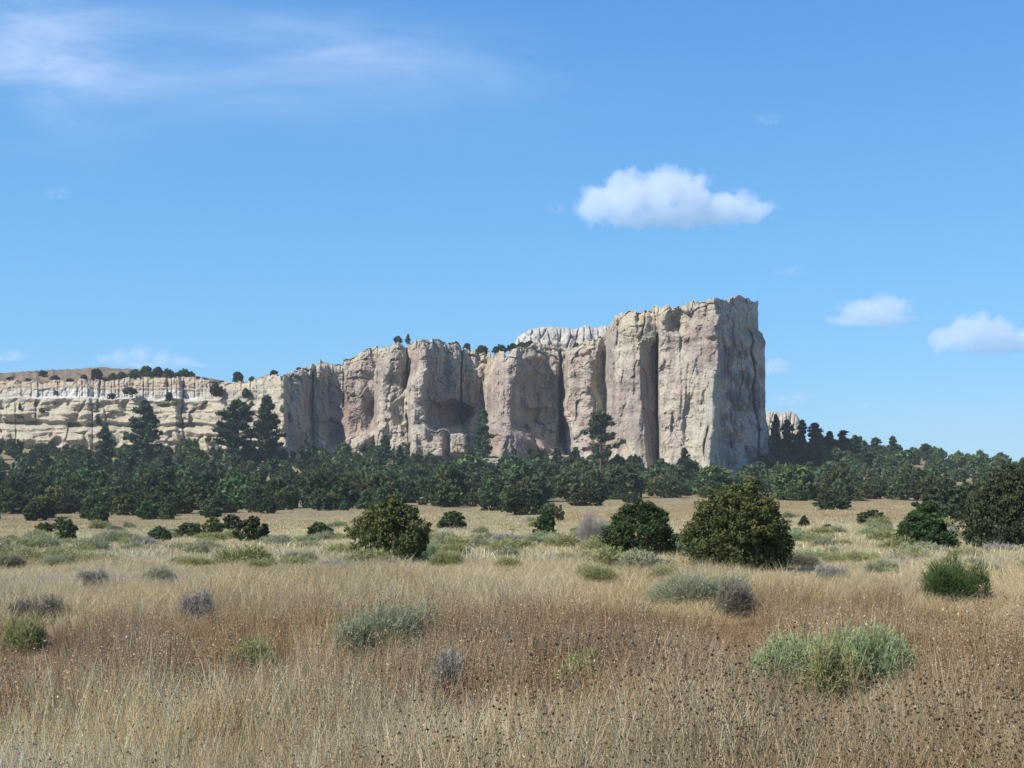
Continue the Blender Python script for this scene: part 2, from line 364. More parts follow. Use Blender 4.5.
    D = D + crack([(756, 330), (753, 350), (757, 372), (754, 392), (758, 420), (752, 470)], 1.2, 4) + crack([(741, 352), (744, 380), (739, 400)], .9, 1.6) + crack([(729, 380), (725, 410), (729, 440), (724, 470)], 1.1, 1.6)
    sh = ell(619, 470, 5, 24, 4.0, .4)
    D = D - 2.5*np.exp(-((UU-616)/4)**2)*sstep(440, 460, Q)
    # alcoves of the middle cliff
    D = D + ell(447, 415, 25, 15, 12, .4, 1.9, slant=-.2) + ell(440, 375, 17, 34, 4, .9) + ell(330, 430, 22, 13, 3, .6) + ell(322, 400, 14, 22, 2.5, .7) + ell(538, 416, 26, 10, 4, .6, slant=.25) + ell(538, 385, 14, 26, 2.5, .9)
    D = D + ell(443, 372, 15, 26, 3.5, .8) + ell(572, 420, 9, 12, 2, .7) + ell(395, 412, 6, 8, 1, .8) + ell(600, 372, 7, 26, 3, .5)
    D = D - ell(533, 357, 16, 6, 3.0, .9) - ell(523, 348, 10, 5, 2, .9) - ell(580, 352, 12, 5, 2.5, .9) - ell(578, 372, 12, 8, 1.8, .9)
    D = D - ell(367, 365, 9, 16, 2.6, .9) - ell(386, 370, 9, 22, 3.5, .9, slant=-.25) - ell(412, 432, 7, 22, 3, .9)
    lg = sstep(406, 412, UU)*(1-sstep(476, 486, UU)); D = D - lg*9*sstep(424, 433, Q + 3*fbm(UU/12, 0*UU, o=2, s=23))
    lq = np.interp(UU, [484, 500, 515, 540, 572], [425, 418, 424, 436, 456]); lg = sstep(484, 490, UU)*(1-sstep(570, 576, UU)); D = D - lg*10*sstep(-2, 11, Q-lq + 3*fbm(UU/9, 0*UU, o=2, s=24))
    lq = np.interp(UU, [340, 360, 378], [448, 440, 425]); lg = sstep(335, 342, UU)*(1-sstep(380, 386, UU)); D = D - lg*5*sstep(-2, 8, Q-lq)
    # blocks lying at the foot of the cliff
    D = D - ell(459, 440, 9, 12, 8, .8) - ell(437, 444, 12, 11, 6, .8) - ell(481, 444, 8, 20, 6, .8) - ell(286, 452, 13, 14, 7, .8) - ell(410, 448, 14, 18, 5, .8)
    D = D - ell(548, 452, 7, 34, 7, .9, slant=.7) - ell(520, 446, 18, 22, 5, .9) - ell(360, 440, 16, 12, 6, .9, slant=-.6)
    # diagonal rib at the left edge of the high cliff
    D = D - 5.0*np.exp(-((UU-(284+0.02*(Q-380)))/2.4)**2)*sstep(372, 380, Q)
    # --- banded left part: ledges, joints, boulders
    lb = 1-main
    wq = Q + 2.2*fbm(UU/22, Q/30, o=3, s=91) - 0.012*UU
    D = D + lb*(3.0*sstep(398, 396, wq) + 1.6*sstep(386, 385, wq) + 2.0*sstep(413, 411, wq)*sstep(250, 190, UU) - 3.2*sstep(424, 429, wq)*sstep(235, 205, UU) + 2.5*sstep(421, 423, wq)*sstep(428, 425, wq)*sstep(235, 205, UU))
    wu = UU + 9*fbm(UU/25, Q/14, o=3, s=141); wv_ = Q + 4*fbm(UU/30, Q/12, o=3, s=142)
    bul = np.abs(fbm(wu/24, wv_/10, o=3, s=143)); led = fbm(UU/60, wv_/4.2, o=3, s=144)
    low = sstep(397, 403, Q)
    D = D + lb*low*(-3.6*bul + 1.2*led + 2.2*sstep(.05, -.12, fbm(wu/14, wv_/26, o=2, s=146)))
    vj = np.abs(fbm(UU/26, Q/120, o=2, s=147)); D = D + lb*low*1.4*np.exp(-(vj/.03)**2)
    uj = UU/7.5 + 1.1*vnoise(UU/11, 0*UU, s=148); cid = np.floor(uj); fr = uj-cid; hj = _hash(cid.astype(np.int64), 0*cid.astype(np.int64), 0*cid.astype(np.int64), 149)**2
    D = D + lb*(np.exp(-(np.minimum(fr, 1-fr)/.07)**2)*2.0*hj + (hj-.3)*1.0 + .8*fbm(UU/4, Q/5, o=3, s=150))*sstep(399, 395, Q)
    D = D + lb*(crack([(184, 384), (182, 420), (185, 446)], 1.0, 1.6) + crack([(101, 380), (99, 394), (98, 410)], .9, 1.5) + crack([(37, 400), (36, 425)], .9, 1.4))
    D = D + lb*(ell(66, 413, 12, 8, -2.6, .9) + ell(75, 427, 12, 5, 4.5, .5) + ell(118, 416, 14, 6, 4.0, .5, slant=.8) + ell(58, 441, 7, 5, 4, .5) + ell(20, 421, 22, 4, 3, .5) + ell(170, 405, 12, 3, 3, .5, slant=-1.6))
    # --- rock noise in world space
    X = (UU-512)/FPX*D; Z = EYE + (HOR-Q)/FPX*D
    S = X*0.8 + D*0.6
    n_big = fbm(X/16, D/16, Z/30, o=3, s=200)
    joints = ridged(X/7.5, D/7.5, Z/46, o=3, s=210)
    flut = fbm(X/2.2, D/2.2, Z/26, o=3, s=220)
    med = fbm(X/4.2, D/4.2, Z/4.2, o=4, s=230)
    bed = fbm(S/16, 0*S, Z/1.7, o=3, s=240)
    fine = fbm(X/.95, D/.95, Z/.8, o=3, s=250, g=.75)
    topz = np.exp(-(Q-QTp[None])/15.0)
    d1, d2, idc = worley(X/5.2+med*.3, D/5.2, Z/3.6+med*.3, 260); jt = 1-sstep(0, .12, d2-d1)
    d1b, d2b, idd = worley(X/6.0+med*.5, D/7.5, Z/12+med*.4, 270); jt2 = 1-sstep(0, .07, d2b-d1b)
    dis = 2.6*n_big + 1.2*np.clip(joints-0.45, 0, 1)*2.0 + 0.55*flut*(0.35+tall*.3) + 1.9*fbm(X/8+3, D/8, Z/7, o=3, s=234)*(1-.6*tall) + 1.1*med*(1-0.6*tall) + (0.25+0.9*topz)*bed + (0.55-.2*tall)*fine
    dis = dis + (topz*0.9+0.1)*((idc-.5)*3.0 + jt*.7) + (1-topz)*((idd-.5)*(2.1-1.1*tall)+jt2*0.10)*main + 1.3*np.abs(fbm(X/7, D/7, Z/9, o=3, s=255))*main
    nb = sstep(716, 726, UU)
    dis = dis*(1-.35*nb) + nb*(2.6*fbm(UU/7, Q/9, o=4, s=280) + 1.0*fbm(UU/30, Q/3.2, o=3, s=284)*sstep(345, 370, Q) + .9*(_hash(np.floor(UU/6+vnoise(Q/9, 0*Q, s=286)).astype(np.int64), np.floor(Q/11+1.5*vnoise(UU/8, 0*Q, s=287)).astype(np.int64), 0*UU.astype(np.int64), 5)-.5)*1.5)
    dis = dis*(0.45+0.55*main)
    D = D + dis*FR*sstep(0.0, 0.01, v)
    # keep the traced right edge: the last columns only take little displacement
    X = (UU-512)/FPX*D; Z = EYE + (HOR-Q)/FPX*D
    # foot of the nose spreads to the right, the neck under the cap is notched
    edge = sstep(700, 767, UU)
    sx = np.interp(Q, [296, 318, 330, 334, 342, 389, 411, 444, 471, 490], [-9.0, -9.0, -8.0, -4.0, -1.8, -2.0, -1.4, 3.0, 9.5, 13.0])
    sx = sx + 0.9*fbm(Q/7, 0*Q, o=3, s=15)
    X = X + edge*sx*D/FPX
    # --- colours of the stone, with the recess shade painted in
    def mixc(c, b, f): return c*(1-f[..., None]) + np.array(b)*f[..., None]
    cream = np.array([0.40, 0.36, 0.285]); c = np.broadcast_to(cream, Q.shape+(3,)).copy()
    cn = fbm(X/12, D/12, Z/9, o=4, s=300); cn2 = fbm(X/5, D/5, Z/3, o=4, s=310)
    c = mixc(c, [0.47, 0.40, 0.26], sstep(0, .4, cn)*(.3+.45*topz))
    streak = fbm(X/1.6, D/1.6, Z/34, o=4, s=320, g=.62); streak2 = fbm(X/4.5, D/4.5, Z/60, o=3, s=330)
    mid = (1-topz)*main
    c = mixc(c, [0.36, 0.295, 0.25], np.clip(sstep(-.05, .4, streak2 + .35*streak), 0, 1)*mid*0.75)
    dark_zone = main*np.clip(sstep(.1, -.3, fbm(X/20, D/20, Z/24, o=2, s=345)), 0, 1)  # random darker patches of the stone
    c = mixc(c, [0.25, 0.195, 0.175], dark_zone*mid*0.7)
    rface = np.clip(np.gradient(D, axis=1)/0.5, -1, 3)
    c = mixc(c, [0.17, 0.14, 0.13], sstep(.08, .45, streak)*mid*0.65)
    c = mixc(c, [0.46, 0.41, 0.325], sstep(.12, .5, -streak)*mid*0.6)
    c = mixc(c, [0.33, 0.25, 0.19], sstep(.15, .5, cn2)*0.3)
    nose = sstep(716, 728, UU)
    c = mixc(c, [0.29, 0.23, 0.19], nose*(.6+.3*sstep(-.1, .3, streak))*sstep(318, 335, Q))  # darker tone on the side right of the nose ridge
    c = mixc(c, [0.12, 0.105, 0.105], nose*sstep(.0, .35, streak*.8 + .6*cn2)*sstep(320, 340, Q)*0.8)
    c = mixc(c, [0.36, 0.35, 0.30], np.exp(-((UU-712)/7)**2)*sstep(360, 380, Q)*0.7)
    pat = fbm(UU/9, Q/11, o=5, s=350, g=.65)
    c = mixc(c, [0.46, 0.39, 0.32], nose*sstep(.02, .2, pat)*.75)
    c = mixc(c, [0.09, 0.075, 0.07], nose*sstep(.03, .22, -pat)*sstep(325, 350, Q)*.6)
    c = mixc(c, [0.27, 0.18, 0.14], sstep(.06, .3, fbm(X/9, D/9, Z/16, o=4, s=352))*mid*(1-nose)*(.5-.3*tall))
    c = mixc(c, [0.21, 0.165, 0.15], (ell(446, 400, 26, 34, 1, .9) + ell(540, 395, 26, 44, 1, .9) + ell(325, 405, 34, 36, 1, .9) + ell(395, 400, 8, 34, .6, .9))*.55)  # darker brown over the hollows of the middle cliff
    c = mixc(c, [0.22, 0.15, 0.12], rec*.6)  # shade of the recess painted into its colour
    # lichen and desert-varnish specks, dark bands along bedding
    c = mixc(c, [0.17, 0.14, 0.11], sstep(.28, .55, fbm(X/1.3, D/1.3, Z/.7, o=3, s=360))*.5)
    c = mixc(c, [0.22, 0.18, 0.12], sstep(.2, .45, fbm(X/30, D/30, Z/1.1, o=3, s=365))*.4*(topz+.15))
    # white band
    wb = lb*sstep(387.5, 389.5, wq+1.2*fbm(UU/9, Q/9, s=371))*sstep(399, 396.5, wq)
    c = mixc(c, [0.52, 0.50, 0.46], wb*(0.45+0.55*sstep(-.3, .2, fbm(UU/30, 0*UU, o=3, s=372)))*sstep(245, 190, UU))
    c = mixc(c, [0.37, 0.27, 0.19], lb*sstep(389, 387, wq)*.45*sstep(260, 200, UU))
    c = mixc(c, [0.41, 0.355, 0.255], lb*sstep(400, 403, wq)*.55)
    c = np.clip(c*(1+.16*cn2[..., None]), .02, .8)
    P = np.stack([X, D, Z], -1)
    # --- plateau behind the rim, then down the far side
    caps = []; rim = P[0]; dirv = np.zeros((m, 3)); dirv[:, 1] = 1; dirv[nf:, 0] = -.8; dirv[nf:, 1] = .25
    for d, dz in ((1.2, -.1), (3, -.3), (7, -.5), (16, -.4), (34, -.8), (60, -2), (90, -6), (97, -60)):
        q = rim + dirv*d*(1 if d < 20 else np.where(np.arange(m) >= nf, .5, 1))[:, None] if d >= 20 else rim + dirv*d
        q = q.copy(); q[:, 2] += dz + (0.25*fbm(q[:, 0]/4, q[:, 1]/4, o=2, s=90) if d < 80 else 0); caps.append(q)
    P = np.concatenate([np.stack(caps[::-1]), P]); nc = len(caps)
    cc = np.broadcast_to(np.array([.33, .26, .17]), (nc, m, 3)); c = np.concatenate([cc, c])
    n = P.shape[0]; idx = np.arange(n*m).reshape(n, m)
    q = np.stack([idx[:-1, :-1], idx[1:, :-1], idx[1:, 1:], idx[:-1, 1:]], -1).reshape(-1, 4)
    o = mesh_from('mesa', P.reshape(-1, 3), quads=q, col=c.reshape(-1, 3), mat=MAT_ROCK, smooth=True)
    tag(o, kind='structure')
    return U[:nf], rim[:nf]
RU, RIM = build_mesa()
def rim_at(u, back=2.0):
    k = int(np.argmin(np.abs(RU-u))); p = RIM[k]; return Vector((p[0]*(1+back/p[1]), p[1]+back, p[2]-0.4))

def lump(name, prof, D, thick, base_q, label, cat, colour, joint=9.0, seed=0, kind=None, dome=8.0, white=0.0, mat=None):
    """a rock mass or hill with the given skyline, rounded back over its own thickness"""
    pu, pq = np.array(prof, float).T; u = np.arange(pu[0], pu[-1]+.01, .5); m = len(u)
    qt = np.interp(u, pu, pq) + fbm(u/4, 0*u, o=3, s=seed)*0.9
    hz = EYE + (HOR-qt)*(D+dome)/FPX; zb = EYE + (HOR-base_q)*D/FPX
    t = np.linspace(0, 1, 90)[:, None]; a = t*math.pi*.5
    Xc = (u-512)/FPX*D; uu = np.broadcast_to(u[None], (90, m))
    Z = zb + (hz-zb)[None]*np.sin(a)**.8
    Yv = D + dome*(1-np.cos(a))**1.3 + 0*uu
    d1, d2, idd = worley(uu/joint, Z/14, 0*uu, seed+7)
    Yv = Yv + (1-sstep(0, .14, d2-d1))*1.6*np.sin(2*a)**.5 + (idd-.5)*1.5 + fbm(uu/8, Z/3, o=4, s=seed+3)*1.4
    X = Xc[None]*(Yv/D)
    c = np.broadcast_to(np.array(colour), (90, m, 3)) * (1+.3*fbm(X/5, Z/1.6, Yv/5, o=4, s=seed+5)[..., None])
    top = np.stack([X[-1], Yv[-1], Z[-1]], -1); back1 = top + [0, thick*.6, -1.0]; back2 = top + [0, thick, 0]; back2[:, 2] = zb-10
    P = np.concatenate([np.stack([X, Yv, Z], -1), back1[None], back2[None]]); c = np.concatenate([c, c[-1:], c[-1:]])
    n = P.shape[0]; idx = np.arange(n*m).reshape(n, m)
    q = np.stack([idx[:-1, :-1], idx[:-1, 1:], idx[1:, 1:], idx[1:, :-1]], -1).reshape(-1, 4)
    o = mesh_from(name, P.reshape(-1, 3), quads=q, col=c.reshape(-1, 3), mat=mat or MAT_ROCK, smooth=True)
    return tag(o, label, cat, kind=kind)
lump('rock_outcrop', [(512, 352), (517, 338), (523, 333), (531, 329), (541, 327), (552, 327), (564, 327.5), (573, 330), (579, 328), (585, 325), (594, 328), (600, 326), (606, 325), (612, 330), (616, 345)],
     520, 30, 365, 'pale white sandstone dome rising behind the cliff rim left of the highest block', 'rock outcrop', (0.44, 0.41, 0.36), seed=400)
lump('rock_outcrop', [(758, 424), (764, 413), (772, 411), (780, 413), (790, 411), (796, 414), (801, 422), (803, 440)],
     690, 30, 460, 'low pale sandstone outcrop behind the dark pines right of the cliff end', 'rock outcrop', (0.46, 0.41, 0.32), joint=7, seed=430)
lump('hill', [(-200, 385), (-60, 376), (0, 374), (50, 371), (100, 368.5), (150, 371), (190, 376), (218, 381), (232, 386)], 610, 60, 400, None, None, (0.19, 0.145, 0.10), joint=60, seed=460, kind='structure', dome=40, mat=MAT_GROUND)

# ------------------------------------------------------------------ plants: prototypes
def rotm(n):
    q = rng.normal(size=(n, 4)); q /= np.linalg.norm(q, axis=1)[:, None]; a, b, c, d = q.T
    return np.stack([np.stack([1-2*(c*c+d*d), 2*(b*c-a*d), 2*(b*d+a*c)], -1), np.stack([2*(b*c+a*d), 1-2*(b*b+d*d), 2*(c*d-a*b)], -1), np.stack([2*(b*d-a*c), 2*(c*d+a*b), 1-2*(b*b+c*c)], -1)], 1)
def leaf_tris(pts, size, elong=1.6, up=0.0):
    n = len(pts); base = np.array([[-.5, -.35, 0], [.5, -.35, 0], [0, .65*elong, 0]])
    Rm = rotm(n); v = np.einsum('nij,kj->nki', Rm, base)*np.asarray(size).reshape(-1, 1, 1)
    if up: v[:, 2, 2] = np.abs(v[:, 2, 2]) + up*np.asarray(size).ravel()
    v = v + pts[:, None, :]
    return v.reshape(-1, 3), np.arange(3*n).reshape(-1, 3)
def tube(pts, radii, sides=6):
    pts = np.asarray(pts, float); V, T = [], []
    for i, p in enumerate(pts):
        d = pts[min(i+1, len(pts)-1)] - pts[max(i-1, 0)]; d /= np.linalg.norm(d)+1e-9
        a = np.cross(d, [0.3, 1, .2]); a /= np.linalg.norm(a)+1e-9; b = np.cross(d, a)
        for k in range(sides):
            t = 2*math.pi*k/sides; V.append(p + radii[i]*(math.cos(t)*a+math.sin(t)*b))
    for i in range(len(pts)-1):
        for k in range(sides):
            a0, a1 = i*sides+k, i*sides+(k+1) % sides; T += [(a0, a1, a1+sides), (a0, a1+sides, a0+sides)]
    return np.array(V), np.array(T)
def join(parts):
    V, T, C, off = [], [], [], 0
    for v, t, c in parts:
        V.append(v); T.append(t+off); C.append(np.broadcast_to(c, v.shape) if np.ndim(c) == 1 else c); off += len(v)
    return np.concatenate(V), np.concatenate(T), np.concatenate(C)

def juniper(n_leaf, leaf, n_clump, colour, tip, shape='dome', seed=0):
    """unit juniper: 1 high, 1 wide; crown of leaf sprays in clumps, foliage down to the grass"""
    r = np.random.default_rng(seed)
    ph = r.uniform(0, 2*math.pi, n_clump); h = r.uniform(0, 1, n_clump)**.8
    if shape == 'dome': rad = np.sqrt(np.clip(1-((h-.32)/.70)**2, .02, 1))*.5
    elif shape == 'cone': rad = .5*np.clip(1.02-h, .05, 1)**.6*np.clip(.7+h*2, 0, 1)
    else: rad = .5*np.clip(1-np.abs(h-.4)**2.4*3.2, .1, 1)
    lob = 1 + .16*np.sin(ph*2+seed) + .12*np.sin(ph*3+seed*2.1+h*5) + r.normal(0, .065, n_clump)
    inner = r.uniform(.55, 1, n_clump)**.5
    cx, cy, cz = rad*lob*inner*np.cos(ph), rad*lob*inner*np.sin(ph), .03 + h*.88*(1+.05*r.normal(size=n_clump))
    cen = np.stack([cx, cy, cz], -1); cs = r.uniform(.05, .10, n_clump)*(1.2-.45*h)*(1.0 if n_clump > 60 else 1.25)
    k = r.integers(0, n_clump, n_leaf); g = r.normal(size=(n_leaf, 3)); g /= np.linalg.norm(g, axis=1)[:, None]
    g *= (r.uniform(0, 1, n_leaf)**.4)[:, None]
    p = cen[k] + g*cs[k][:, None]*np.array([1, 1, .9])
    fill = r.random(n_leaf) < .16; p[fill, :2] *= r.uniform(.55, .95, fill.sum())[:, None]; p[fill, 2] = p[fill, 2]*r.uniform(.5, .97, fill.sum())
    p[:, 2] = np.abs(p[:, 2])
    v, t = leaf_tris(p, leaf*r.uniform(.6, 1.4, n_leaf), 1.5, .25)
    cb = np.array(colour)[None]*(r.uniform(.75, 1.25, n_clump)[k])[:, None]*r.uniform(.7, 1.3, n_leaf)[:, None]
    tipf = (r.uniform(0, 1, n_clump)[k]*np.clip(g[:, 2]+.3, 0, 1)*np.clip(p[:, 2]*1.6, .2, 1)*1.1)[:, None].clip(0, .8)  # tip colour also paints light onto the upper sides of clumps
    cb = cb*(1-tipf)+np.array(tip)[None]*tipf
    c = np.repeat(cb, 3, 0)
    # trunk and limbs
    tp = []
    for s in range(5):
        a = r.uniform(0, 2*math.pi); e = np.array([.26*math.cos(a), .26*math.sin(a), r.uniform(.45, .8)])
        mid = e*.45 + np.array([.05*math.cos(a+1), .05*math.sin(a+1), .0])
        tv, tt = tube([[.01*s, 0, -.03], mid, e], [.035, .02, .006], 5); tp.append((tv, tt, np.array([.16, .12, .085])))
    return (v, t, c), join(tp)

def pine(n_leaf, leaf, seed=0, crown0=.18, w=.5, colour=(.062, .095, .048), gaps=.35):
    r = np.random.default_rng(seed); P, parts = [], []
    tr = [[0, 0, -.02], [.008*r.normal(), .008*r.normal(), .4], [.012*r.normal(), .012*r.normal(), .97]]
    tv, tt = tube(tr, [.022, .016, .003], 6); parts.append((tv, tt, np.array([.14, .09, .06])))
    nb = 44; cen = []
    for i in range(nb):
        h = crown0 + (1-crown0)*(i/nb)**.9
        prof = math.sin(min(1, (h-crown0)/(1-crown0)*1.15+.12)*math.pi)**.6 if h < .75 else (1.02-h)/.27*.75
        ln = w*.5*max(.08, prof)*r.uniform(.5, 1.15)
        a = i*2.4 + r.normal()*.5; e = np.array([ln*math.cos(a), ln*math.sin(a), h+ln*.22])
        tv, tt = tube([[0, 0, h-.01], e*[.6, .6, 1]-[0, 0, ln*.06], e], [.007, .004, .002], 4); parts.append((tv, tt, np.array([.14, .09, .06])))
        for s in (1, .78, .55, .33):
            if r.random() > gaps*.6: cen.append((e[0]*s+r.normal()*.012, e[1]*s+r.normal()*.012, h+ln*.22*s+r.normal()*.008, .03+.035*r.random()))
    cen = np.array(cen); k = r.integers(0, len(cen), n_leaf); g = r.normal(size=(n_leaf, 3)); g /= np.linalg.norm(g, axis=1)[:, None]; g *= (r.uniform(0, 1, n_leaf)**.45)[:, None]
    p = cen[k, :3] + g*cen[k, 3][:, None]*[1.1, 1.1, .6]
    v, t = leaf_tris(p, leaf*r.uniform(.6, 1.4, n_leaf), 2.0, .2)
    cb = np.array(colour)[None]*(.75+.5*r.random(len(cen))[k])[:, None]*r.uniform(.7, 1.3, n_leaf)[:, None]
    return (v, t, np.repeat(cb, 3, 0)), join(parts)

def tree(name, proto, loc, h, wd, rz, label, cat, group=None, sep=True, leafmat=None):
    """proto = (crown mesh, trunk mesh, joined mesh)"""
    if sep:
        root = empty(name, loc); root.rotation_euler[2] = rz; root.scale = (wd, wd, h)
        for nm, me in (('crown', proto[0]), ('trunk', proto[1])):
            o = bpy.data.objects.new(nm, me); COL.objects.link(o); o.parent = root
    else:
        root = bpy.data.objects.new(name, proto[2]); COL.objects.link(root); root.location = loc; root.rotation_euler[2] = rz; root.scale = (wd, wd, h)
    return tag(root, label, cat, group)
def proto_meshes(nm, gen, leafmat):
    (v, t, c), (tv, tt, tcol) = gen
    crown = mesh_from(nm+'_crown', v, tris=t, col=c, mat=leafmat, mesh_only=True)
    trunk = mesh_from(nm+'_trunk', tv, tris=tt, col=tcol, mat=MAT_BARK, mesh_only=True)
    jv, jt, jc = join([(v, t, c), (tv, tt, tcol)])
    whole = mesh_from(nm, jv, tris=jt, col=jc, mat=leafmat, mesh_only=True)
    return crown, trunk, whole
DK, OL, GR = (.056, .086, .038), (.070, .092, .033), (.058, .102, .038)
TDK, TOL, TGR = (.095, .120, .055), (.190, .175, .055), (.125, .175, .055)  # tip colours: yellowish growth, lightened further to paint in sunlit tips

# ------------------------------------------------------------------ named junipers in the open field
# u, row of the foot, width px, height px, shape, colour, tip, leaves, label
JUN = [
 (391, 562, 76, 64, 'round', OL, (.150, .150, .055), 22000, 'round olive brown juniper standing alone left of centre in the field'),
 (641, 560, 84, 58, 'dome', GR, TGR, 24000, 'dark green juniper touching the left side of the biggest juniper'),
 (739, 573, 114, 86, 'dome', OL, TOL, 38000, 'biggest juniper in the field, wide and dark olive with yellowish tips'),
 (925, 552, 68, 47, 'cone', GR, TGR, 18000, 'pointed green juniper in the right field left of the tree cut by the frame'),
 (1014, 553, 86, 86, 'dome', (.05, .06, .032), TDK, 32000, 'tall dark juniper cut off by the right edge of the photo'),
 (545, 535, 29, 27, 'cone', GR, TGR, 6000, 'small pointed juniper in mid field left of the grey dead shrub'),
 (552, 519, 22, 19, 'dome', OL, TDK, 4000, 'small olive juniper directly behind the small pointed juniper in mid field'),
 (453, 525, 27, 17, 'dome', GR, TGR, 4500, 'low dark juniper right of the round olive brown one'),
 (319, 537, 21, 18, 'dome', GR, TGR, 4500, 'small round juniper alone between the left row and the round olive brown one'),
 (252, 539, 28, 27, 'round', DK, TOL, 5000, 'biggest and rightmost juniper in the row of little ones at left'),
 (232, 528, 22, 15, 'dome', OL, TDK, 3500, 'low juniper behind and left of the biggest one in the left row'),
 (213, 535, 23, 21, 'round', OL, TOL, 4500, 'rounded juniper in the middle of the left row of little ones'),
 (190, 534, 27, 15, 'dome', OL, TDK, 4000, 'flat spreading juniper at the left end of the left row'),
 (159, 540, 19, 17, 'round', DK, TGR, 4000, 'little juniper standing alone left of the left row'),
 (67, 537, 20, 20, 'dome', DK, TGR, 4000, 'little dark juniper at far left with a second one just behind'),
 (63, 529, 18, 14, 'dome', OL, TDK, 3000, 'second little juniper peeking out behind the little dark one at far left'),
 (44, 531, 15, 11, 'dome', OL, TDK, 2500, 'tiny olive juniper nearest the left edge of the field'),
 (872, 521, 24, 14, 'dome', OL, TDK, 3500, 'low rounded juniper in the field just behind the pointed green juniper'),
 (804, 523, 12, 10, 'cone', DK, TDK, 2500, 'tiny pointed juniper right of the biggest juniper'),
 (828, 526, 11, 5, 'dome', DK, TDK, 1500, 'tiny flat juniper sprig in the right field'),
 (948, 517, 50, 34, 'dome', DK, TDK, 6000, 'dark juniper rising behind the pointed green one'),
 (968, 509, 34, 28, 'round', DK, TDK, 5000, 'dark juniper between the pointed green one and the tree cut by the frame, farther back'),
 (833, 507, 30, 17, 'dome', DK, TDK, 4500, 'dark low juniper at the forward edge of the right woodland'),
 (524, 511, 44, 26, 'dome', DK, TDK, 5000, 'wide dark juniper at the woodland edge behind the small pointed one'),
 (588, 503, 32, 17, 'round', OL, TDK, 4000, 'rounded brownish juniper at the woodland edge above the grey dead shrub'),
 (630, 500, 18, 9, 'dome', DK, TDK, 2500, 'very low juniper at the woodland edge right of the rounded brownish one'),
]
for i, (u, q, wp, hp, shp, c0, c1, nl, lab) in enumerate(JUN):
    if q < 545: q += 3
    x, y = at(u, q); z = float(ground_z(x, y)); k = y/FPX
    pr = proto_meshes('juniper', juniper(nl, .058*math.sqrt(6000/nl)*.9, max(90, nl//85), c0, c1, shp, 100+i), MAT_LEAF)
    tree('juniper_tree', pr, (x, y, z-.03), hp*k*1.06, wp*k*(.9 if q > 548 else 1.04), 0 if i in (3,) else rnd.uniform(0, 6), lab, 'juniper', 'junipers standing in the open field')

# ------------------------------------------------------------------ woodland under the cliff
FP = [proto_meshes('woodland_juniper', juniper(2300, .088, 110, c, t, s, 300+k), MAT_LEAF)
      for k, (c, t, s) in enumerate([(DK, TDK, 'dome'), (GR, TGR, 'dome'), (OL, TDK, 'round'), (DK, TDK, 'round'), (DK, TGR, 'cone'), (OL, TOL, 'dome'), (DK, TDK, 'dome')])]
def edge_y(u):   # where the woodland begins
    return float(np.interp(u, [-100, 0, 130, 215, 300, 380, 450, 500, 560, 640, 700, 760, 800, 930, 985, 1024, 1200], [166, 166, 168, 172, 186, 196, 205, 185, 225, 262, 262, 262, 205, 205, 255, 240, 240]))
def cliff_y(u): return float(np.interp(u, *np.array(DP, float).T)) if u < 767 else 600.0
cand = []
tries = 0
while len(cand) < 900 and tries < 90000:
    tries += 1
    u = rnd.uniform(-60, 1084); e = edge_y(u) + 12*math.sin(u*.11) + 9*math.sin(u*.29+1)
    hi = cliff_y(u) - 10 if u < 767 else (560 if u < 930 else 620)
    y = e + (hi-e)*rnd.random()**1.0
    if y < e+22 and rnd.random() < .45: continue
    hq = (rnd.uniform(2.2, 4.6) if rnd.random() < .75 or y < 210 else rnd.uniform(4.6, 6.6))*(.76 if y < 200 else 1.1); wq_ = hq*rnd.uniform(.85, 1.3); x = (u-512)/FPX*y
    if y < 330 and u > 640 and u < 1030 and y > 270 and rnd.random() < .3: continue
    if any((x-a)**2 + (y-b)**2*.35 < (.33*(wq_+d))**2 for a, b, c_, d in cand): continue
    cand.append((x, y, hq, wq_))
cand.sort(key=lambda c: c[1])
def wood_label(u, y):
    side = 'far left' if u < 180 else 'left' if u < 370 else 'middle' if u < 560 else 'right of centre' if u < 770 else 'far right'
    dep = 'front' if y < 230 else 'middle' if y < 330 else 'back'
    txt = {'far left': 'below the white banded cliff', 'left': 'around the tall pine pair', 'middle': 'below the big alcove',
           'right of centre': 'below the highest cliff block', 'far right': 'right of the cliff end'}[side]
    return 'dark green woodland juniper %s, in the %s rows' % (txt, dep), 'woodland junipers %s, %s rows' % (txt, dep)
NI = 268
for (x, y, h, wd) in cand[:NI]:
    lab, grp = wood_label(512+FPX*x/y, y)
    tree('juniper_tree', FP[rnd.randrange(len(FP))], (x, y, float(ground_z(x, y))-.1), h, wd, rnd.uniform(0, 6.28), lab, 'juniper', grp, sep=False)
# the far rows that read as one mass
far = cand[NI:]
g6 = [juniper(1000, .125, 70, c, t, s, 500+k) for k, (c, t, s) in enumerate([(DK, TDK, 'dome'), (GR, TGR, 'dome'), (OL, TDK, 'round'), (DK, TDK, 'cone')])]
pos = np.array([(x, y, float(ground_z(x, y))-.1) for x, y, h, wd in far])
scl = np.array([(wd, wd, h) for x, y, h, wd in far]); tn = np.repeat(rng.uniform(.75, 1.2, (len(far), 1)), 3, 1)
v, t, c = scatter([join([a, b]) for a, b in g6], pos, scl, rng.uniform(0, 6, len(far)), tn)
tag(mesh_from('woodland', v, tris=t, col=c, mat=MAT_LEAF), kind='stuff')

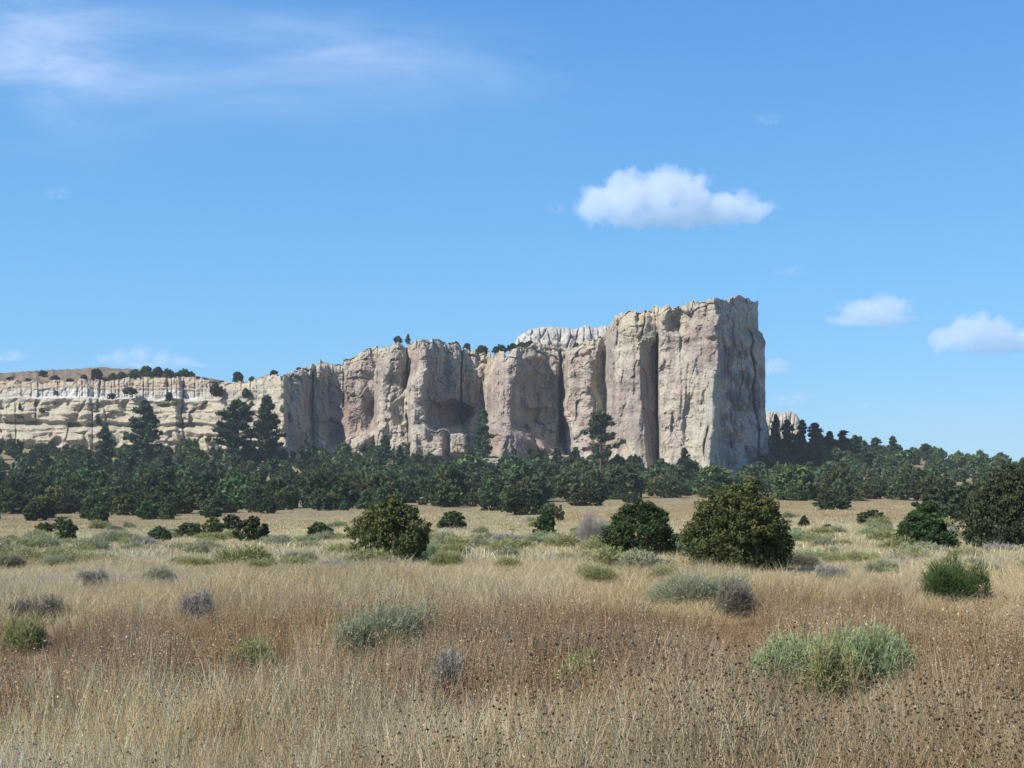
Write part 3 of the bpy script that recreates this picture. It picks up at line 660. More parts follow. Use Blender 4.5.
# ------------------------------------------------------------------ pines
PP = [proto_meshes('pine', pine(9000, .030, 600+k, cr, w_, gaps=g), MAT_PINE) for k, (cr, w_, g) in enumerate([(.12, .62, .35), (.30, .60, .8), (.10, .55, .2), (.2, .5, .5)])] + [proto_meshes('pine', pine(3600, .034, 611, .22, .62, gaps=1.1), MAT_PINE), proto_meshes('pine', pine(15000, .032, 615, .06, .74, gaps=0.0), MAT_PINE), proto_meshes('pine', pine(11000, .032, 617, .10, .66, gaps=.3), MAT_PINE)]
PS = [proto_meshes('small_pine', pine(2200, .060, 640+k, .08, .6, gaps=.2), MAT_PINE) for k in range(4)]
def pine_at(u, qb, qt, wp, y, p, label, group=None, name='pine_tree', sep=True, scale=1.0):
    x = (u-512)/FPX*y; z = float(ground_z(x, y)); zt = EYE + (HOR-qt)/FPX*y; h = zt-z
    tree(name, p, (x, y, z-.2), h+.2, wp*y/FPX/.58, rnd.uniform(0, 6), label, 'pine', group, sep)
# u, top row, width, distance, prototype
for u, qt, wp, y, k, lab in [
 (146, 403, 34, 425, 6, 'tall open pine in front of the white banded cliff at far left'),
 (238, 402, 40, 420, 5, 'tall dark pine, left and denser of the pair before the pale cliff corner'),
 (266, 398, 30, 432, 6, 'tall pine, right and more open of the pair before the pale cliff corner'),
 (105, 428, 24, 400, 2, 'dark pine below and left of the tall open pine at far left'),
 (483, 411, 21, 428, 2, 'dark conical pine rising in front of the gap right of the big alcove'),
 (601, 412, 40, 395, 4, 'open ponderosa pine in front of the foot of the highest block'),
 (684, 449, 18, 380, 3, 'small pine at the foot of the highest block below its arched panel'),
 (385, 436, 16, 425, 3, 'pine at the foot of the cliff left of the tall buttress before the alcove'),
 (776, 416, 15, 452, 2, 'dark pine closest to the right end of the cliff'),
 (787, 421, 20, 448, 0, 'second dark pine from the right end of the cliff'),
 (802, 421, 16, 470, 0, 'pine in front of the low outcrop right of the cliff'),
 (815, 424, 24, 462, 0, 'broad dark pine on the slope right of the low outcrop'),
 (830, 432, 18, 470, 3, 'mid height pine on the right slope before its first dip'),
 (843, 431, 22, 480, 4, 'narrow pine on the middle of the right slope'),
 (855, 436, 18, 460, 0, 'bushy pine on the middle of the right slope'),
 (876, 438, 17, 470, 4, 'slim pine left of the pointed pine on the right ridge'),
 (893, 437, 16, 455, 2, 'pointed dark pine standing highest on the right ridge'),
 (907, 450, 16, 465, 4, 'thin open pine right of the pointed dark one on the ridge'),
 (926, 444, 18, 462, 4, 'isolated round topped pine at the right end of the ridge'),
 (819, 434, 20, 440, 2, 'shaded pine low on the slope right of the cliff'),
 (866, 446, 20, 440, 2, 'shaded pine low on the right slope under the slim pine'),
]: pine_at(u, 0, qt, wp, y, PP[k], lab, 'pines around the cliff foot and right ridge')
for k in range(20):
    u = rnd.choice([rnd.uniform(-10, 330), rnd.uniform(300, 700)]); y = rnd.uniform(330, 415)
    lab, grp = ('small dark pine mixed into the woodland under the left cliffs', 'small pines in the left woodland') if u < 370 else ('small dark pine mixed into the woodland under the tall cliffs', 'small pines in the right woodland')
    x = (u-512)/FPX*y; z = float(ground_z(x, y)); h = rnd.uniform(6, 9)
    tree('pine_tree', PS[k % 4], (x, y, z-.1), h, h*.85, rnd.uniform(0, 6), lab, 'pine', grp, False)
for k, (u, qt, wp, y) in enumerate([(770, 440, 16, 445), (783, 445, 18, 440), (797, 440, 18, 445), (808, 446, 18, 438), (832, 448, 20, 445), (846, 450, 20, 450), (858, 455, 20, 440), (880, 456, 18, 450),
                                    (896, 458, 20, 440), (912, 457, 16, 470), (936, 459, 16, 480), (950, 460, 18, 490), (962, 462, 16, 500), (975, 461, 18, 490), (990, 463, 16, 500), (1004, 464, 16, 500), (1020, 463, 16, 500)]):
    x = (u-512)/FPX*y; z = float(ground_z(x, y)); h = EYE+(HOR-qt)/FPX*y - z
    if u < 900: lab, grp = 'dark bushy tree filling the shaded slope right of the cliff', 'bushy trees on the shaded slope'
    else: lab, grp = 'rounded tree on the low skyline at far right', 'rounded trees on the low right skyline'
    tree('juniper_tree', FP[k % 7], (x, y, z-.2), max(h, 2.5), wp*y/FPX, rnd.uniform(0, 6), lab, 'juniper' , grp, False)
# trees standing on the rim
tree('pine_tree', PP[1], rim_at(408, 3), 5.2, 4.2, 1, 'little pine with a bare trunk on the cliff rim beside the highest left buttress', 'pine', 'trees on the cliff rim')
RIMT = [(43, 6, 3.2, 4, 570), (97, 8, 4.8, 5.0, 0), (113, 10, 3.2, 4.2, 0), (135, 8, 4.6, 4.4, 0), (146, 8, 5.0, 5.4, 0), (158, 8, 4.4, 5.0, 0), (168, 7, 4.0, 4.2, 0), (184, 8, 3.4, 4.6, 0), (191, 10, 2.6, 3.6, 0), (204, 6, 1.6, 3.6, 0), (213, 6, 1.6, 3.2, 0),
        (10, 9, 1.8, 3, 0), (28, 7, 1.5, 2.6, 0), (55, 9, 2.2, 3.4, 0), (70, 7, 1.6, 2.8, 0), (84, 8, 2.4, 3, 0), (105, 6, 1.8, 3, 0), (122, 9, 3.2, 4, 0), (152, 6, 3.0, 4, 0), (176, 8, 2.6, 3.6, 0), (198, 7, 1.8, 4, 0), (222, 4, 1.4, 2.6, 0),
        (238, 2, 4.4, 4.4, 0), (252, 4, 2.4, 2.6, 0), (274, 3, 2.4, 3.0, 0), (299, 2, 1.2, 2.0, 0), (347, 4, 1.3, 2.4, 0), (398, 3, 3.0, 3.0, 0), (467, 6, 3.4, 3.2, 0), (482, 6, 4.2, 5.4, 0), (478, 8, 3.2, 4.0, 0), (500, 6, 3.4, 5.0, 0), (513, 5, 3.0, 4.6, 0), (522, 5, 3.0, 4.0, 0), (530, 6, 3.0, 3.4, 0), (576, 3, 2.4, 2.4, 0)]
for k, (u, bk, h, wd, _) in enumerate(RIMT):
    p = rim_at(u, bk)
    if u < 220: lab, grp = 'dark juniper dot on top of the banded cliff at far left', 'junipers on the left rim'
    elif u < 450: lab, grp = 'small shrubby juniper on the rim between the left corner and the lone pine', 'junipers on the middle rim'
    else: lab, grp = 'dark juniper on the rim above the gap left of the white dome', 'junipers on the rim by the white dome'
    if u == 43: p = Vector(((43-512)/FPX*560, 560, EYE+(HOR-379)/FPX*560))
    if u < 195: p.z += 0.8
    tree('juniper_tree', FP[(0, 1, 2, 3, 5, 6)[k % 6]], p, h, wd, rnd.uniform(0, 6), lab, 'juniper', grp, False)
LEDGE = [(20, 418, 2.2, 3, 0), (20, 410, 3.2, 1.6, 4), (56, 395, 2, 2, 0), (112, 399, 2.4, 3.2, 0), (130, 394, 3, 5, 1), (169, 401, 3.6, 3, 0), (216, 396, 5.4, 5, 2), (246, 398, 4, 3.2, 3), (42, 412, 2, 2.4, 1), (252, 410, 3, 3, 2), (98, 424, 3, 2, 3)]
for k, (u, q, h, wd, pk) in enumerate(LEDGE):
    y = float(np.interp(u, *np.array(DP, float).T)) - 0.6; p = Vector(((u-512)/FPX*y, y, EYE+(HOR-q)/FPX*y - .2))
    tree('juniper_tree', FP[pk], p, h, wd, rnd.uniform(0, 6), 'small juniper rooted on a ledge of the banded cliff face', 'juniper', 'junipers on the ledges of the banded cliff', False)

# ------------------------------------------------------------------ boulders fallen at the cliff foot
def boulder(u, q, y, wp, hp, label, seed):
    import bmesh as _b
    bm = _b.new(); _b.ops.create_icosphere(bm, subdivisions=4, radius=1.0); me = bpy.data.meshes.new('t'); bm.to_mesh(me); bm.free()
    n = len(me.vertices); co = np.zeros(n*3, np.float32); me.vertices.foreach_get('co', co); co = co.reshape(-1, 3).astype(float)
    tri = np.zeros(len(me.polygons)*3, np.int32); me.polygons.foreach_get('vertices', tri)
    k = y/FPX; d1, d2, idv = worley(co[:, 0]*1.3+seed, co[:, 1]*1.3, co[:, 2]*1.3, seed)
    rr = 1 + .28*(idv-.5) + .18*fbm(co[:, 0]*1.5+seed, co[:, 1]*1.5, co[:, 2]*1.5, o=4, s=seed) - .10*(1-sstep(0, .15, d2-d1))
    rr = rr/np.maximum(np.abs(co).max(1), .62)*.8
    P = co*rr[:, None]*np.array([wp*k*.5, wp*k*.42, hp*k*.9])
    c = np.array([.40, .34, .26])*(1+.35*fbm(P[:, 0], P[:, 1], P[:, 2]*2, o=4, s=seed+4)[:, None])
    o = mesh_from('boulder', P, tris=tri.reshape(-1, 3), col=c, mat=MAT_ROCK); o.location = ((u-512)*k, y, EYE+(HOR-q)*k); bpy.data.meshes.remove(me)
    tag(o, label, 'boulder', 'boulders at the cliff foot')
for a in [(284, 457, 440, 20, 14, 'big pale boulder at the shaded corner right of the tall pine pair', 11),
          (458, 444, 440, 18, 13, 'round pale boulder under the mouth of the big alcove', 12),
          (434, 449, 436, 22, 9, 'wide low boulder left of the round one under the alcove', 13),
          (560, 462, 425, 26, 8, 'long slanting boulder at the bottom of the dark cleft', 14),
          (594, 466, 410, 14, 7, 'small boulder behind the open ponderosa pine', 15),
          (494, 462, 395, 26, 5, 'flat pale ledge stone in a gap of the woodland below the big alcove', 16),
          (536, 488, 300, 18, 4, 'flat grey stone slab in the woodland right of the big alcove', 17),
          (400, 452, 430, 12, 8, 'small boulder at the foot of the tall buttress left of the alcove', 18),
          (170, 452, 470, 16, 8, 'pale boulder between the tall open pine and the pine pair', 19)]: boulder(*a)

# ------------------------------------------------------------------ grass, weeds and shrubs
def blade_tuft(nb, h, spread, wdt, lean, cols, r, seg=3, seeds=0.0, seedcol=None, seedsize=.006, straight=.5):
    V, T, C = [], [], []
    for i in range(nb):
        a = r.uniform(0, 6.283); rr = spread*math.sqrt(r.random()); b = np.array([rr*math.cos(a), rr*math.sin(a), -.02])
        hh = h*r.uniform(.55, 1.1); ld = r.uniform(0, 6.283); ln = lean*hh*r.uniform(.2, 1.2)
        wa = r.uniform(0, 6.283); wv = np.array([math.cos(wa), math.sin(wa), 0])*wdt*r.uniform(.6, 1.4)*.5
        base = len(V); col = np.array(cols[r.integers(len(cols))])*r.uniform(.75, 1.25)
        for s in range(seg):
            t = s/seg; p = b + np.array([math.cos(ld)*ln*t**1.8, math.sin(ld)*ln*t**1.8, hh*t]); ww = wv*(1-t*.6)
            V += [p-ww, p+ww]; C += [col*(.85+.25*t)]*2
        p = b + np.array([math.cos(ld)*ln, math.sin(ld)*ln, hh]); V.append(p); C.append(col*1.1)
        for s in range(seg-1):
            o = base+2*s; T += [(o, o+1, o+3), (o, o+3, o+2)]
        o = base+2*(seg-1); T.append((o, o+1, o+2))
        if seeds and r.random() < seeds:
            for s in range(r.integers(2, 6)):
                t = r.uniform(.55, 1.02); q = b + np.array([math.cos(ld)*ln*t**1.8, math.sin(ld)*ln*t**1.8, hh*t]) + r.normal(0, .012, 3)
                o = len(V); sz = seedsize*r.uniform(.6, 1.3); d = r.normal(size=(3, 3)); d /= np.linalg.norm(d, axis=1)[:, None]
                V += [q+d[0]*sz, q+d[1]*sz, q+d[2]*sz, q-d.sum(0)/3*sz]; sc_ = np.array(seedcol[r.integers(len(seedcol))])*r.uniform(.7, 1.3); C += [sc_]*4
                T += [(o, o+1, o+2), (o, o+1, o+3), (o+1, o+2, o+3)]
    return np.array(V), np.array(T), np.array(C)
def forb(h, r, stem, head, nh=7, hs=.011):
    """dry annual sunflower-like forb: branched stem with round dark heads"""
    V, T, C = [], [], []
    def ribbon(p0, p1, w0, col):
        d = p1-p0; sd_ = np.cross(d, r.normal(size=3)); sd_ = sd_/(np.linalg.norm(sd_)+1e-9)*w0*.5; o = len(V)
        V.extend([p0-sd_, p0+sd_, p1+sd_*.6, p1-sd_*.6]); T.extend([(o, o+1, o+2), (o, o+2, o+3)]); C.extend([col]*4)
    top = np.array([r.normal()*.05, r.normal()*.05, h]); stem = np.array(stem)*r.uniform(.7, 1.2); ribbon(np.zeros(3)-[0, 0, .02], top, .004, stem)
    for i in range(nh):
        t = r.uniform(.35, 1); p0 = top*t; a = r.uniform(0, 6.283); L_ = h*r.uniform(.12, .32); p1 = p0+np.array([math.cos(a)*L_*.6, math.sin(a)*L_*.6, L_])
        ribbon(p0, p1, .0028, stem); o = len(V); s = hs*r.uniform(.45, 1.3)
        V.extend([p1+np.array(k)*s for k in ((1, 0, 0), (-.5, .87, 0), (-.5, -.87, 0), (0, 0, .8), (0, 0, -.7))])
        for a_, b_ in ((0, 1), (1, 2), (2, 0)): T.extend([(o+a_, o+b_, o+3), (o+b_, o+a_, o+4)])
        C.extend([np.array(head)*r.uniform(.7, 1.3)]*5)
    return np.array(V), np.array(T), np.array(C)

STRAW = [(.60, .48, .27), (.66, .56, .35), (.54, .42, .22), (.70, .62, .43), (.48, .35, .18), (.56, .49, .31)]
BROWN = [(.31, .18, .085), (.37, .24, .12), (.25, .145, .07), (.48, .365, .21), (.34, .235, .13)]
SEED = [(.46, .36, .22), (.40, .28, .16), (.32, .20, .11), (.50, .41, .27)]
def place(n, y0, y1, power, u0=-70, u1=1094):
    """ground points, y drawn so that the density falls like y**-power per area"""
    t = rng.random(n)
    k = 2 - power
    y = (y0**k + t*(y1**k-y0**k))**(1/k) if abs(k) > 1e-6 else y0*(y1/y0)**t
    u = rng.uniform(u0, u1, n); x = (u-512)/FPX*y; return x, y, u
def brownness(x, y, u):
    """where the reddish seed weeds stand instead of straw grass"""
    lo = np.interp(u, [0, 120, 300, 420, 560, 700, 850, 1024], [8.2, 8.2, 8.8, 8.5, 7.9, 8.0, 9.2, 8.2])
    hi = np.interp(u, [0, 300, 500, 700, 800, 1024], [13.5, 13.5, 15, 14.5, 15, 14])
    n = fbm(x/1.6, y/2.4, o=3, s=81)*2.4
    b = sstep(-.9, .9, y+n*.55-lo)*(1-sstep(-1.8, 1.8, y+n-hi))
    return np.clip(b*(.85+.5*fbm(x/.8, y/1.1, o=2, s=85)) + .5*fbm(x/2.2, y/2.6, o=3, s=87)*(y < 16), 0, 1)
SHR = []   # filled below, used to keep grass off the shrubs
def make_shrub(w, h, kind, r, nst=None):
    """unit-scaled in metres: many fine ascending twigs in a mound, tips coloured"""
    P = {'chamisa': ([(.31, .40, .22), (.36, .44, .26), (.26, .36, .20)], [(.60, .50, .12), (.48, .46, .16), (.34, .42, .22)], (.16, .15, .11)),
         'yellow': ([(.33, .35, .16), (.29, .32, .15), (.37, .35, .17)], [(.52, .46, .15), (.43, .41, .16), (.40, .40, .20)], (.15, .12, .08)),
         'sage': ([(.33, .35, .22), (.38, .38, .26), (.28, .31, .19)], [(.43, .44, .27), (.47, .45, .23), (.37, .38, .23)], (.13, .11, .10)),
         'lilac': ([(.36, .33, .29), (.41, .38, .34), (.31, .29, .24)], [(.46, .43, .40), (.40, .37, .34)], (.19, .16, .14)),
         'dark': ([(.22, .20, .15), (.26, .235, .18), (.20, .20, .125)], [(.31, .28, .22), (.35, .32, .25)], (.11, .095, .08)),
         'green': ([(.075, .125, .04), (.10, .16, .05), (.06, .10, .035)], [(.14, .20, .06), (.11, .17, .05)], (.10, .08, .05)),
         'dead': ([(.32, .285, .265), (.38, .34, .32), (.27, .24, .22)], [(.42, .385, .36), (.35, .315, .29)], (.24, .205, .19))}[kind]
    n = nst or int((8500 if kind in ('chamisa',) else 6000 if kind == 'green' else 4800)*max(.4, min(1.8, w*1.1)))
    nl = max(6, int(8+3*w)); lob = np.stack([r.uniform(-.36, .36, nl)*w, r.uniform(-.3, .3, nl)*w, r.uniform(.15, .27, nl)*w, r.uniform(.55, 1.0, nl)*h], -1)
    lob = np.concatenate([lob, [[0, 0, .34*w, h*.9]]])
    if kind == 'green': lob[:, 3] = r.uniform(.5, 1.05, nl+1)*h; lob[:, 2] *= .75; lob[:, 0] *= 1.15
    L_ = lob[r.integers(0, nl+1, n)]; th = np.arccos(1-r.random(n)*.97); a = r.uniform(0, 6.283, n)
    e = np.stack([L_[:, 0]+L_[:, 2]*np.sin(th)*np.cos(a), L_[:, 1]+L_[:, 2]*np.sin(th)*np.sin(a), .03+L_[:, 3]*np.cos(th)**.7*r.uniform(.68, 1.2, n)], -1)
    rt = np.stack([L_[:, 0]*.75, L_[:, 1]*.75, 0*a], -1); f = r.uniform(.5, .9, n)[:, None]
    s = rt + (e-rt)*f; up = (e-s)*.8 + r.normal(size=(n, 3))*np.array([.05, .05, .035])*h; e = s+up
    def unit(v_): return v_/(np.linalg.norm(v_, axis=-1, keepdims=True)+1e-9)
    wd = {True: .0026, False: .0075}[nst is None and w < 2.5]
    ct = np.array(P[0])[r.integers(0, len(P[0]), n)]*r.uniform(.75, 1.25, (n, 1)); ce = np.array(P[1])[r.integers(0, len(P[1]), n)]*r.uniform(.8, 1.2, (n, 1))
    high = np.clip((e[:, 2:3]/h-.35)*1.8, 0, 1); ce = ct*(1-high)+ce*high
    sd_ = unit(np.cross(up, r.normal(size=(n, 3))))*wd; m_ = s+up*.5
    V = np.stack([s-sd_*.6, s+sd_*.6, m_-sd_, m_+sd_, e], 1).reshape(-1, 3)
    C = np.stack([ct*.8, ct*.8, ct, ct, ce], 1).reshape(-1, 3)
    T = (np.array([(0, 1, 3), (0, 3, 2), (2, 3, 4)])[None] + 5*np.arange(n)[:, None, None]).reshape(-1, 3)
    k = 4 if kind != 'dead' else 2; t = r.uniform(.3, 1.0, (n, k, 1)); p = s[:, None]+up[:, None]*t; d = unit(up)[:, None]+r.normal(size=(n, k, 3))*.55
    q_ = p + d*(.028 if nst is None else .055)*r.uniform(.6, 1.4, (n, k, 1)); sd2 = unit(np.cross(d, r.normal(size=(n, k, 3))))*wd*(1.0 if kind != 'dead' else .5)
    V2 = np.stack([p-sd2, p+sd2, q_], 2).reshape(-1, 3); c0 = np.broadcast_to(ct[:, None], p.shape); c1 = np.where(t > .6, ce[:, None], ct[:, None])
    C2 = np.stack([c0, c0, c1], 2).reshape(-1, 3); T2 = np.arange(len(V2)).reshape(-1, 3)+len(V)
    return np.concatenate([V, V2]), np.concatenate([T, T2]), np.concatenate([C, C2])
sr = np.random.default_rng(5)
# u, row of its top, distance, width px, kind, name, label
SHRUBS = [
 (796, 630, 9.3, 92, 'chamisa', 'rabbitbrush', 'blue green rabbitbrush with yellow tips, left half of the big foreground pair'),
 (872, 623, 9.4, 86, 'chamisa', 'rabbitbrush', 'blue green rabbitbrush with yellow tips, right half of the big foreground pair'),
 (834, 637, 9.0, 60, 'yellow', 'rabbitbrush', 'yellower rabbitbrush mound squeezed between the two blue green foreground ones'),
 (702, 572, 16, 104, 'sage', 'sagebrush', 'grey green sagebrush mound below the biggest juniper'),
 (740, 580, 14.8, 44, 'dark', 'sagebrush', 'dark twiggy bush leaning on the right of the grey green sagebrush mound'),
 (392, 600, 12.0, 96, 'sage', 'sagebrush', 'pale grey green sagebrush at the edge of the brown weeds, left of centre'),
 (352, 616, 11.2, 44, 'sage', 'sagebrush', 'low sagebrush at the left foot of the pale one left of centre'),
 (255, 636, 10.2, 62, 'yellow', 'rabbitbrush', 'yellow green rabbitbrush surrounded by brown weeds in the left foreground'),
 (575, 651, 9.2, 50, 'yellow', 'rabbitbrush', 'soft green rabbitbrush in straw grass below the centre of the photo'),
 (449, 652, 9.0, 36, 'lilac', 'dry_shrub', 'small pale lilac grey twig bush in the foreground grass'),
 (38, 597, 14, 64, 'dark', 'dry_shrub', 'dark purplish grey twig bush near the left edge'),
 (30, 616, 11.5, 52, 'yellow', 'rabbitbrush', 'pale green rabbitbrush in front of the dark twig bush near the left edge'),
 (196, 592, 14, 34, 'lilac', 'dry_shrub', 'little grey lilac twig bush in the weeds at left'),
 (776, 549, 26, 74, 'yellow', 'rabbitbrush', 'bright yellow green rabbitbrush at the right foot of the biggest juniper'),
 (800, 552, 25, 40, 'dark', 'dry_shrub', 'dark brown twig bush on the right of the bright rabbitbrush'),
 (846, 551, 27, 72, 'yellow', 'rabbitbrush', 'wide yellow green rabbitbrush between the biggest juniper and the pointed juniper'),
 (880, 560, 22, 40, 'sage', 'sagebrush', 'grey green sagebrush in front of the wide yellow green rabbitbrush'),
 (830, 566, 20, 34, 'lilac', 'dry_shrub', 'small grey lilac twig bush below the wide yellow green rabbitbrush'),
 (598, 564, 19.5, 42, 'yellow', 'rabbitbrush', 'olive rabbitbrush mound left of the grey green sagebrush mound'),
 (443, 551, 25, 44, 'yellow', 'rabbitbrush', 'yellow olive rabbitbrush right of the round olive brown juniper'),
 (420, 543, 30, 36, 'chamisa', 'rabbitbrush', 'pale green rabbitbrush at the right foot of the round olive brown juniper'),
 (508, 557, 24, 30, 'yellow', 'rabbitbrush', 'low yellow green rabbitbrush right of the yellow olive one'),
 (962, 553, 16.5, 74, 'green', 'green_shrub', 'bright green bush standing in brown weeds near the right edge'),
 (591, 512, 46, 38, 'dead', 'dead_shrub', 'leafless pale grey shrub left of the green juniper pair'),
 (193, 556, 25, 46, 'yellow', 'rabbitbrush', 'yellow green rabbitbrush in the left middle field'),
 (262, 560, 24, 30, 'yellow', 'rabbitbrush', 'small yellow olive rabbitbrush left of the pale grey tufts'),
 (60, 560, 25, 40, 'sage', 'sagebrush', 'low grey green sagebrush at left, beyond the dark twig bush'),
 (8, 556, 24, 36, 'dark', 'dry_shrub', 'dark twig bush cut by the left edge of the photo'),
 (300, 552, 28, 34, 'sage', 'sagebrush', 'small grey green sagebrush halfway to the round olive brown juniper'),
 (92, 570, 19, 30, 'lilac', 'dry_shrub', 'dim grey twig bush right of the low left sagebrush'),
 (160, 570, 20, 34, 'sage', 'sagebrush', 'small sagebrush below the yellow green rabbitbrush of the left field'),
 (985, 566, 22, 34, 'sage', 'sagebrush', 'pale sagebrush right of the bright green bush'),
 (660, 566, 20, 36, 'yellow', 'rabbitbrush', 'yellowish rabbitbrush under the green juniper left of the biggest one'),
 (632, 552, 27, 40, 'chamisa', 'rabbitbrush', 'pale blue green brush at the foot of the green juniper'),
]
def put_shrub(u, qt, y, wp, kind, name, label, group=None, seed=0, nst=None):
    x = (u-512)/FPX*y; z = float(ground_z(x, y)); h = max(.22, EYE-(qt-HOR)*y/FPX - z)*1.04; w_ = wp*y/FPX
    v, t, c = make_shrub(w_, h, kind, np.random.default_rng(900+seed), nst)
    o = mesh_from(name, v, tris=t, col=c, mat=MAT_SHRUB); o.location = (x, y, z-.02)
    cat = {'rabbitbrush': 'shrub', 'sagebrush': 'shrub', 'dry_shrub': 'dry shrub', 'green_shrub': 'bush', 'dead_shrub': 'dead shrub'}[name]
    tag(o, label, cat, group); SHR.append((x, y, w_*.5, h)); return o
for i, (u, qt, y, wp, kd, nm, lab) in enumerate(SHRUBS): put_shrub(u, qt, y, wp, kd, nm, lab, seed=i)
# scattered small shrubs of the middle field: copies of a few kinds
sp = []
for k, kd in enumerate(['yellow', 'sage', 'chamisa', 'lilac', 'dark', 'sage', 'yellow']):
    v, t, c = make_shrub(1.0, .62, kd, np.random.default_rng(970+k), 1500); sp.append((kd, mesh_from('low_shrub', v, tris=t, col=c, mat=MAT_SHRUB, mesh_only=True)))
for i in range(270):
    u = rnd.uniform(-30, 1054); y = rnd.uniform(21, 80) if i < 235 else rnd.uniform(60, 120); x = (u-512)/FPX*y; z = float(ground_z(x, y)); s = rnd.uniform(.55, 1.15)*(1+y/150)
    kd, me = sp[rnd.choice([0, 0, 0, 1, 1, 2, 5, 5, 6, 6, 6, 3])]
    o = bpy.data.objects.new('low_shrub', me); COL.objects.link(o); o.location = (x, y, z-.03); o.rotation_euler[2] = rnd.uniform(0, 6); o.scale = (s, s, s*rnd.uniform(.42, .7))
    col = {'yellow': 'yellowish green', 'sage': 'grey green', 'chamisa': 'blue green', 'lilac': 'pale greyish', 'dark': 'dark brown'}[kd]
    ud, dep = ('left third', 'nearer') if u < 341 else ('middle third', 'nearer') if u < 683 else ('right third', 'nearer')
    dep = 'nearer' if y < 50 else 'farther'
    tag(o, 'low %s shrub in the %s half of the open field' % (col, dep), 'shrub', 'low %s shrubs in the %s field' % (col, dep))

def shrub_clear(x, y):
    ok = np.ones(len(x), bool)
    for sx_, sy_, r_, h_ in SHR: ok &= (((x-sx_)/(r_*.5))**2 + ((y-sy_)/(r_*.5))**2) > 1
    return ok
gr = np.random.default_rng(3)
near_straw = [blade_tuft(30, .44, .12, .0034, .36, STRAW, gr, 3, .35, SEED, .006) for _ in range(10)]
near_brown = [blade_tuft(20, .46, .12, .0040, .30, BROWN, gr, 3, .85, SEED, .0068) for _ in range(10)]
forbs = [forb(.55, gr, (.42, .30, .17), (.11, .07, .04), 7, .0085) for _ in range(8)]
x, y, u = place(15500, 3.6, 26, 1.15)
sx1, sy1, su1 = place(3600, 3.0, 22, 1.3, -800, -70); sx2, sy2, su2 = place(3600, 3.0, 22, 1.3, 1094, 1824)     # the field goes on beside the frame
x, y, u = np.concatenate([x, sx1, sx2]), np.concatenate([y, sy1, sy2]), np.concatenate([u, su1, su2])
b = brownness(x, y, u); isb = rng.random(len(x)) < b; ok = shrub_clear(x, y)
def emit(name, sel, protos, sc0, hvar, label_mat=MAT_GRASS, tcol=None, hs_far=True):
    xs, ys = x[sel], y[sel]; n = len(xs)
    s = sc0*rng.uniform(.7, 1.25, n)*(1+.45*fbm(xs/1.3, ys/1.6, o=3, s=33)); hv = s*rng.uniform(1-hvar, 1+hvar, n)
    for sx_, sy_, r_, h_ in SHR:
        if sy_ > 45: continue
        fr_ = np.exp(-((xs - sx_*ys/sy_)/(r_*1.05))**4)*(ys < sy_)*(ys > sy_-(2.2 if sy_ < 13 else 6))
        hv = hv*(1-.45*fr_)
    hv = hv*np.interp(ys, [0, 9, 13, 22], [1, 1, .82, .62] if hs_far else [1, 1, 1, 1])
    wid = s*(1+np.clip((ys-10)/30, 0, .9))
    tn = rng.uniform(.82, 1.15, (n, 1))*np.ones((1, 3))
    tn = tn*(1+.22*fbm(xs/2.5, ys/3.5, o=3, s=35))[:, None]
    g1 = fbm(xs/1.8, ys/2.4, o=3, s=37)[:, None]; g2 = fbm(xs/.9, ys/1.2, o=2, s=39)[:, None]
    tn = tn*(1 + g1*np.array([[.14, .08, -.10]]) + g2*np.array([[.12, .12, .10]]))
    if tcol is not None: tn = tn*tcol(xs, ys)
    v, t, c = scatter(protos, np.stack([xs, ys, ground_z(xs, ys)], -1), np.stack([wid, wid, hv], -1), rng.uniform(0, 6.28, n), tn)
    o = mesh_from(name, v, tris=t, col=np.clip(c, 0, .75), mat=label_mat); tag(o, kind='stuff'); return o
emit('dry_grass', ok & ~isb, near_straw, .92, .15)
emit('brown_weeds', ok & isb, near_brown, .98, .15)
# dark seed heads, mostly in the right foreground
x, y, u = place(3400, 3.7, 8.2, 1.0)
keep = rng.random(len(x)) < np.interp(u, [0, 350, 640, 720, 1100], [.05, .10, .5, .95, 1.0])*(1-sstep(5.6, 8.0, y)*.75)
emit('seed_heads', keep & shrub_clear(x, y), forbs, .80, .2)
# middle and far grass: coarser tufts
mid_straw = [blade_tuft(18, .36, .22, .010, .28, STRAW+[(.33, .31, .17)], gr, 2) for _ in range(8)]
x, y, u = place(20000, 20, 110, 1.25, -190, 1214)
emit('meadow_grass', rng.random(len(x)) < sstep(-.5, .3, fbm(x/5, y/8, o=3, s=95)+.25), mid_straw, .95, .2,
     tcol=lambda a, b_: 1 + (np.array([-.12, -.02, .08])[None]*sstep(0, .4, fbm(a/9, b_/14, o=3, s=97))[:, None]))
x, y, u = place(9000, 95, 330, 1.3)
far_straw = [blade_tuft(14, .28, .9, .028, .3, STRAW, gr, 2) for _ in range(5)]
emit('far_grass', y < np.array([edge_y(a)+40 for a in u]), far_straw, 1.0, .2, tcol=lambda a, b_: np.broadcast_to(np.array([.80, .76, .66]), (len(a), 3)))

